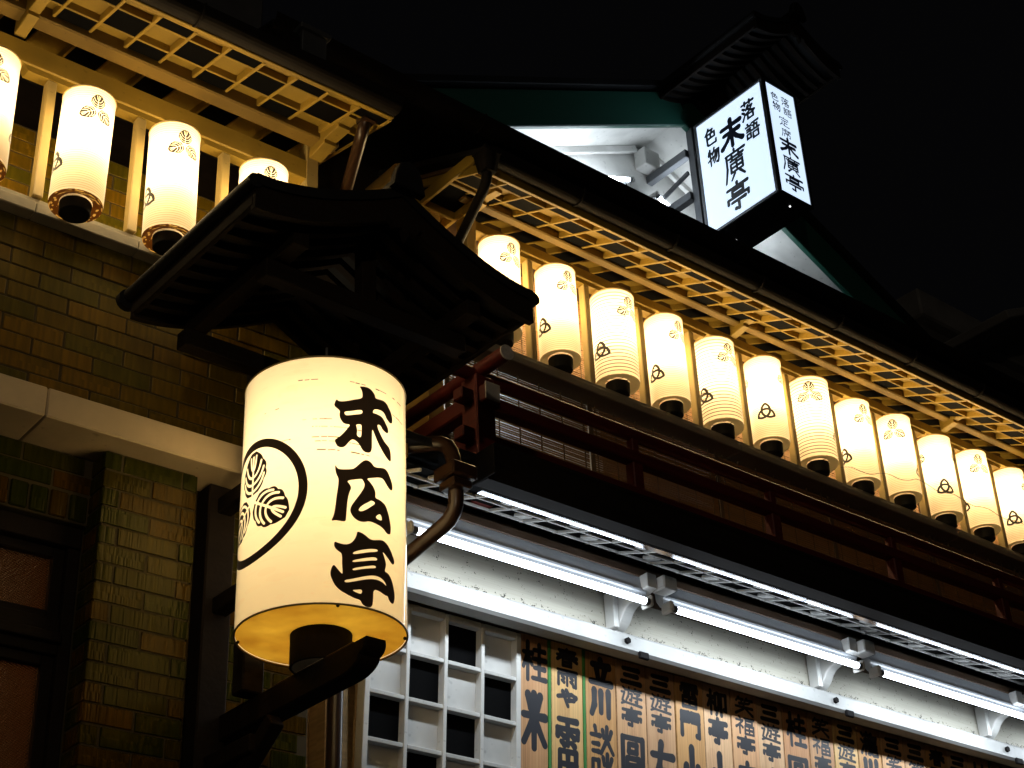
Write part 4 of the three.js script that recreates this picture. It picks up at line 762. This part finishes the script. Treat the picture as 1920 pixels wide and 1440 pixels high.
// ---------------------------------------------------------------- projecting box sign with its roof
const S = (x, y, z) => [x, y, z];
{
  const x0 = 6.452, x1 = 6.758, y0 = 7.545, y1 = 8.44, zf = -4.928, zb = -5.53;
  const wide = canvas(620, 900, (c, w, h) => {
    c.fillStyle = '#f4f8fb'; c.fillRect(0, 0, w, h);
    const put = (k, u, v, cw, ch, wt) => kanji(c, k, (u - cw / 2) * w, (v - ch / 2) * h, cw * w, ch * h, wt, '#0b0d12');
    put('落', 0.78, 0.17, 0.21, 0.18, 15); put('語', 0.8, 0.37, 0.21, 0.17, 14); put('色', 0.19, 0.17, 0.19, 0.17, 16); put('物', 0.2, 0.36, 0.19, 0.16, 15);
    put('末', 0.5, 0.26, 0.36, 0.27, 17); put('廣', 0.5, 0.55, 0.35, 0.28, 10); put('亭', 0.48, 0.83, 0.36, 0.25, 12);
  });
  const narrow = canvas(320, 940, (c, w, h) => {
    c.fillStyle = '#f4f8fb'; c.fillRect(0, 0, w, h);
    const put = (k, u, v, cw, ch, wt) => kanji(c, k, (u - cw / 2) * w, (v - ch / 2) * h, cw * w, ch * h, wt, '#0b0d12');
    put('色', 0.28, 0.1, 0.28, 0.075, 11); put('物', 0.3, 0.19, 0.28, 0.085, 10); put('落', 0.66, 0.1, 0.3, 0.085, 9); put('語', 0.68, 0.195, 0.3, 0.085, 9);
    put('定', 0.5, 0.31, 0.36, 0.09, 9); put('席', 0.52, 0.415, 0.36, 0.085, 9); put('末', 0.52, 0.535, 0.66, 0.155, 17); put('廣', 0.53, 0.705, 0.66, 0.155, 10); put('亭', 0.53, 0.87, 0.68, 0.15, 12.5);
  });
  const lit = (m) => std([0.8, 0.82, 0.85], 0.35, { map: m, emissive: lin(0.8, 0.97, 1.2), emissiveMap: m });
  const t = thing('box_sign', 'white lit box sign with black brush letters projecting above the roof', 'sign', [(x0 + x1) / 2, y0, (zf + zb) / 2]);
  const f = 0.022;
  boxp(t, 'case', M.blackpipe, x0 + 0.006, x1 - 0.006, y0, y1, zb, zf - 0.006, 0.004);
  const w1 = new THREE.PlaneGeometry(zf - zb - 2 * f, y1 - y0 - 2 * f); part(t, 'wide_face', w1, lit(wide), [x0 - 0.001, (y0 + y1) / 2, (zf + zb) / 2], [0, -Math.PI / 2, 0]);
  const n1 = new THREE.PlaneGeometry(x1 - x0 - 2 * f, y1 - y0 - 2 * f); part(t, 'narrow_face', n1, lit(narrow), [(x0 + x1) / 2, (y0 + y1) / 2, zf + 0.001]);
  for (const [a, b, c, d] of [[y0, y0 + f, zb, zf], [y1 - f, y1, zb, zf]]) boxp(t, 'frame_bar', M.zinc, x0 - 0.008, x0 + 0.004, a, b, c, d, 0.002);
  for (const z of [zb, zf - f]) boxp(t, 'frame_bar', M.zinc, x0 - 0.008, x0 + 0.004, y0 + f, y1 - f, z, z + f, 0.002);
  for (const y of [y0, y1 - f]) boxp(t, 'frame_bar', M.blackpipe, x0, x1, y, y + f, zf - 0.004, zf + 0.008, 0.002);
  for (const x of [x0, x1 - f]) boxp(t, 'frame_bar', M.blackpipe, x, x + f, y0 + f, y1 - f, zf - 0.004, zf + 0.008, 0.002);
  for (const [x, z] of [[x0 + 0.16, zf - 0.06], [x0 + 0.15, zb + 0.1]]) part(t, 'pilot_light', new THREE.SphereGeometry(0.006, 10, 8), std([1, 1, 1], 0.5, { emissive: lin(2, 2, 2) }), [x, y0 - 0.001, z]);
  const a = new THREE.RectAreaLight(lin(0.88, 0.96, 1), 0.35, zf - zb - 2 * f, y1 - y0 - 2 * f); a.position.set(x0 - 0.012 - (x0 + x1) / 2, (y1 - y0) / 2, 0); a.rotation.y = Math.PI / 2; t.add(a);
  const b = new THREE.RectAreaLight(lin(0.88, 0.96, 1), 0.35, x1 - x0 - 2 * f, y1 - y0 - 2 * f); b.position.set(0, (y1 - y0) / 2, zf + 0.012 - (zf + zb) / 2); b.rotation.y = Math.PI; t.add(b);
  const p = thing('sign_mount', 'grey steel post and struts holding the box sign to the gable', 'bracket', [6.45, 7.2, -5.57]);
  for (const x of [6.47, 6.74]) boxp(p, 'post', M.zinc, x - 0.025, x + 0.025, 7.05, 8.45, -5.6, -5.545, 0.003);
  for (const y of [8.26, 7.92]) boxp(p, 'strut', M.zinc, 6.42, 6.47, y - 0.03, y + 0.03, -6.2, -5.6, 0.003);
  beam(p, 'diagonal', M.zinc, [6.43, 8.1, -5.6], [6.43, 7.95, -6.2], 0.02, 0.03);
  boxp(p, 'cross_plate', M.zinc, 6.44, 6.77, 8.18, 8.24, -5.54, -5.532, 0.002);
}
littleRoof('sign_roof', 'small dark gable roof above the lit box sign', 6.58, 0.39, 8.59, 8.78, -4.72, -5.63, { mat: M.darkwood, step: 0.075 });
// ---------------------------------------------------------------- green gable lit from below
{
  const k = 1.12, ax = 5.72 * k, ay = 1.6 + 6.12 * k, zf = -5.0 * k, zb = -5.32 * k, sl = 0.5;
  const t = thing('gable_roof', 'green edged gable with a white lit soffit behind the box sign', 'gable', [ax, 6.8, zb]);
  const run = 2.6, ang = Math.atan(sl);
  for (const s of [-1, 1]) {
    const at = (d, up) => [ax + s * d, ay - sl * d + up];
    const A = at(0, 0), B = at(run, 0);
    beam(t, 'bargeboard', M.green, [A[0], A[1] + 0.14, zf + 0.02], [B[0], B[1] + 0.14, zf + 0.02], 0.04, 0.28 * Math.cos(ang) , 0.006);
    beam(t, 'barge_capping', M.tile, [A[0], A[1] + 0.33, zf], [B[0], B[1] + 0.33, zf], 0.14, 0.05, 0.006);
    beam(t, 'soffit', M.white, [A[0], A[1] + 0.08, (zf + zb) / 2], [B[0], B[1] + 0.08, (zf + zb) / 2], zf - zb, 0.02, 0.002);
    beam(t, 'batten', M.white, [A[0] - s * -0.1, A[1] - 0.05 + 0.04, zb + 0.03], [B[0], B[1] + 0.05, zb + 0.03], 0.03, 0.05, 0.004);
    beam(t, 'roof_slope', M.tile, [A[0], A[1] + 0.4, (zf + zb) / 2 - 1], [B[0], B[1] + 0.4, (zf + zb) / 2 - 1], 2.2, 0.05, 0.004);
  }
  const g = new THREE.ExtrudeGeometry(new THREE.Shape([[-run, -sl * run], [run, -sl * run], [0, 0]].map((p) => new THREE.Vector2(...p))), { depth: 0.04, bevelEnabled: false }); boxUV(g);
  part(t, 'gable_wall', g, M.white, [ax, ay + 0.07, zb - 0.045]);
  boxp(t, 'ridge_block', M.white, ax - 0.09, ax + 0.05, ay - 0.16, ay - 0.02, zb, zb + 0.1, 0.006);
  const up = (s) => [s * Math.sin(ang) * 0.9, Math.cos(ang) * 0.9, -0.2];
  tubeLamp('tube lamp along the slope of the green gable beside the sign struts', [5.0, 7.62, -5.85], [6.15, 8.07, -5.85], [0, 0, -1], { bare: true, power: 34, group: 'tube lamps of the green gable' });
  tubeLamp('tube lamp along the far slope of the green gable behind the sign', [6.385, 8.05, -5.85], [7.3, 7.62, -5.85], [0, 0, -1], { bare: true, power: 34, group: 'tube lamps of the green gable' });
}
// ---------------------------------------------------------------- night surroundings
{
  const t = thing('neighbour_building', 'unlit dark building with a sloping canopy beyond the gallery roof', 'building', [11, 0, -8]);
  boxp(t, 'wall', M.dimwall, 11.2, 18, 0, 9.6, -16, -7.2, 0.02);
  beam(t, 'canopy', M.dimwall, [11.15, 9.2, -7.4], [14.5, 10.8, -7.4], 2.2, 0.08, 0.01); boxp(t, 'parapet', M.dimwall, 11.1, 18, 9.6, 9.9, -8.6, -7.1, 0.02);
  for (const [x, y] of [[12.2, 8.2], [14.1, 8.2], [12.2, 6.1], [14.1, 6.1]]) boxp(t, 'window', M.blackpipe, x, x + 1.1, y, y + 1.0, -7.19, -7.17, 0.004);
  const u = thing('rooftop_block', 'unlit grey rooftop block beyond the brick wing', 'building', [3, 6.5, -9]);
  boxp(u, 'wall', M.dimwall, -2, 4.9, 0, 11.55, -12, -8.4, 0.02); boxp(u, 'parapet', M.dimwall, -2.05, 4.95, 11.55, 11.7, -12, -8.35, 0.01);
}
{
  const t = thing('street_lamp', 'street lamp on a grey pole across the lane', 'street lamp', [-2.6, 0, 3.2]);
  rod(t, 'pole', M.zinc, [-2.6, 0, 3.2], [-2.6, 4.6, 3.2], 0.05); beam(t, 'arm', M.zinc, [-2.6, 4.55, 3.2], [-2.2, 4.65, 2.7], 0.04, 0.04);
  boxp(t, 'head', M.zinc, -2.32, -2.08, 4.6, 4.68, 2.45, 2.9, 0.01);
  part(t, 'lens', new THREE.SphereGeometry(0.09, 20, 12), std([0.9, 0.88, 0.8], 0.4, { emissive: lin(4, 3.5, 2.8) }), [-2.2, 4.56, 2.67]);
  const l = new THREE.PointLight(lin(1, 0.8, 0.54), 19); l.position.set(0.4, 4.56, -0.53); l.castShadow = true; l.shadow.radius = 4; t.add(l);
}
renderer.render(scene, camera);
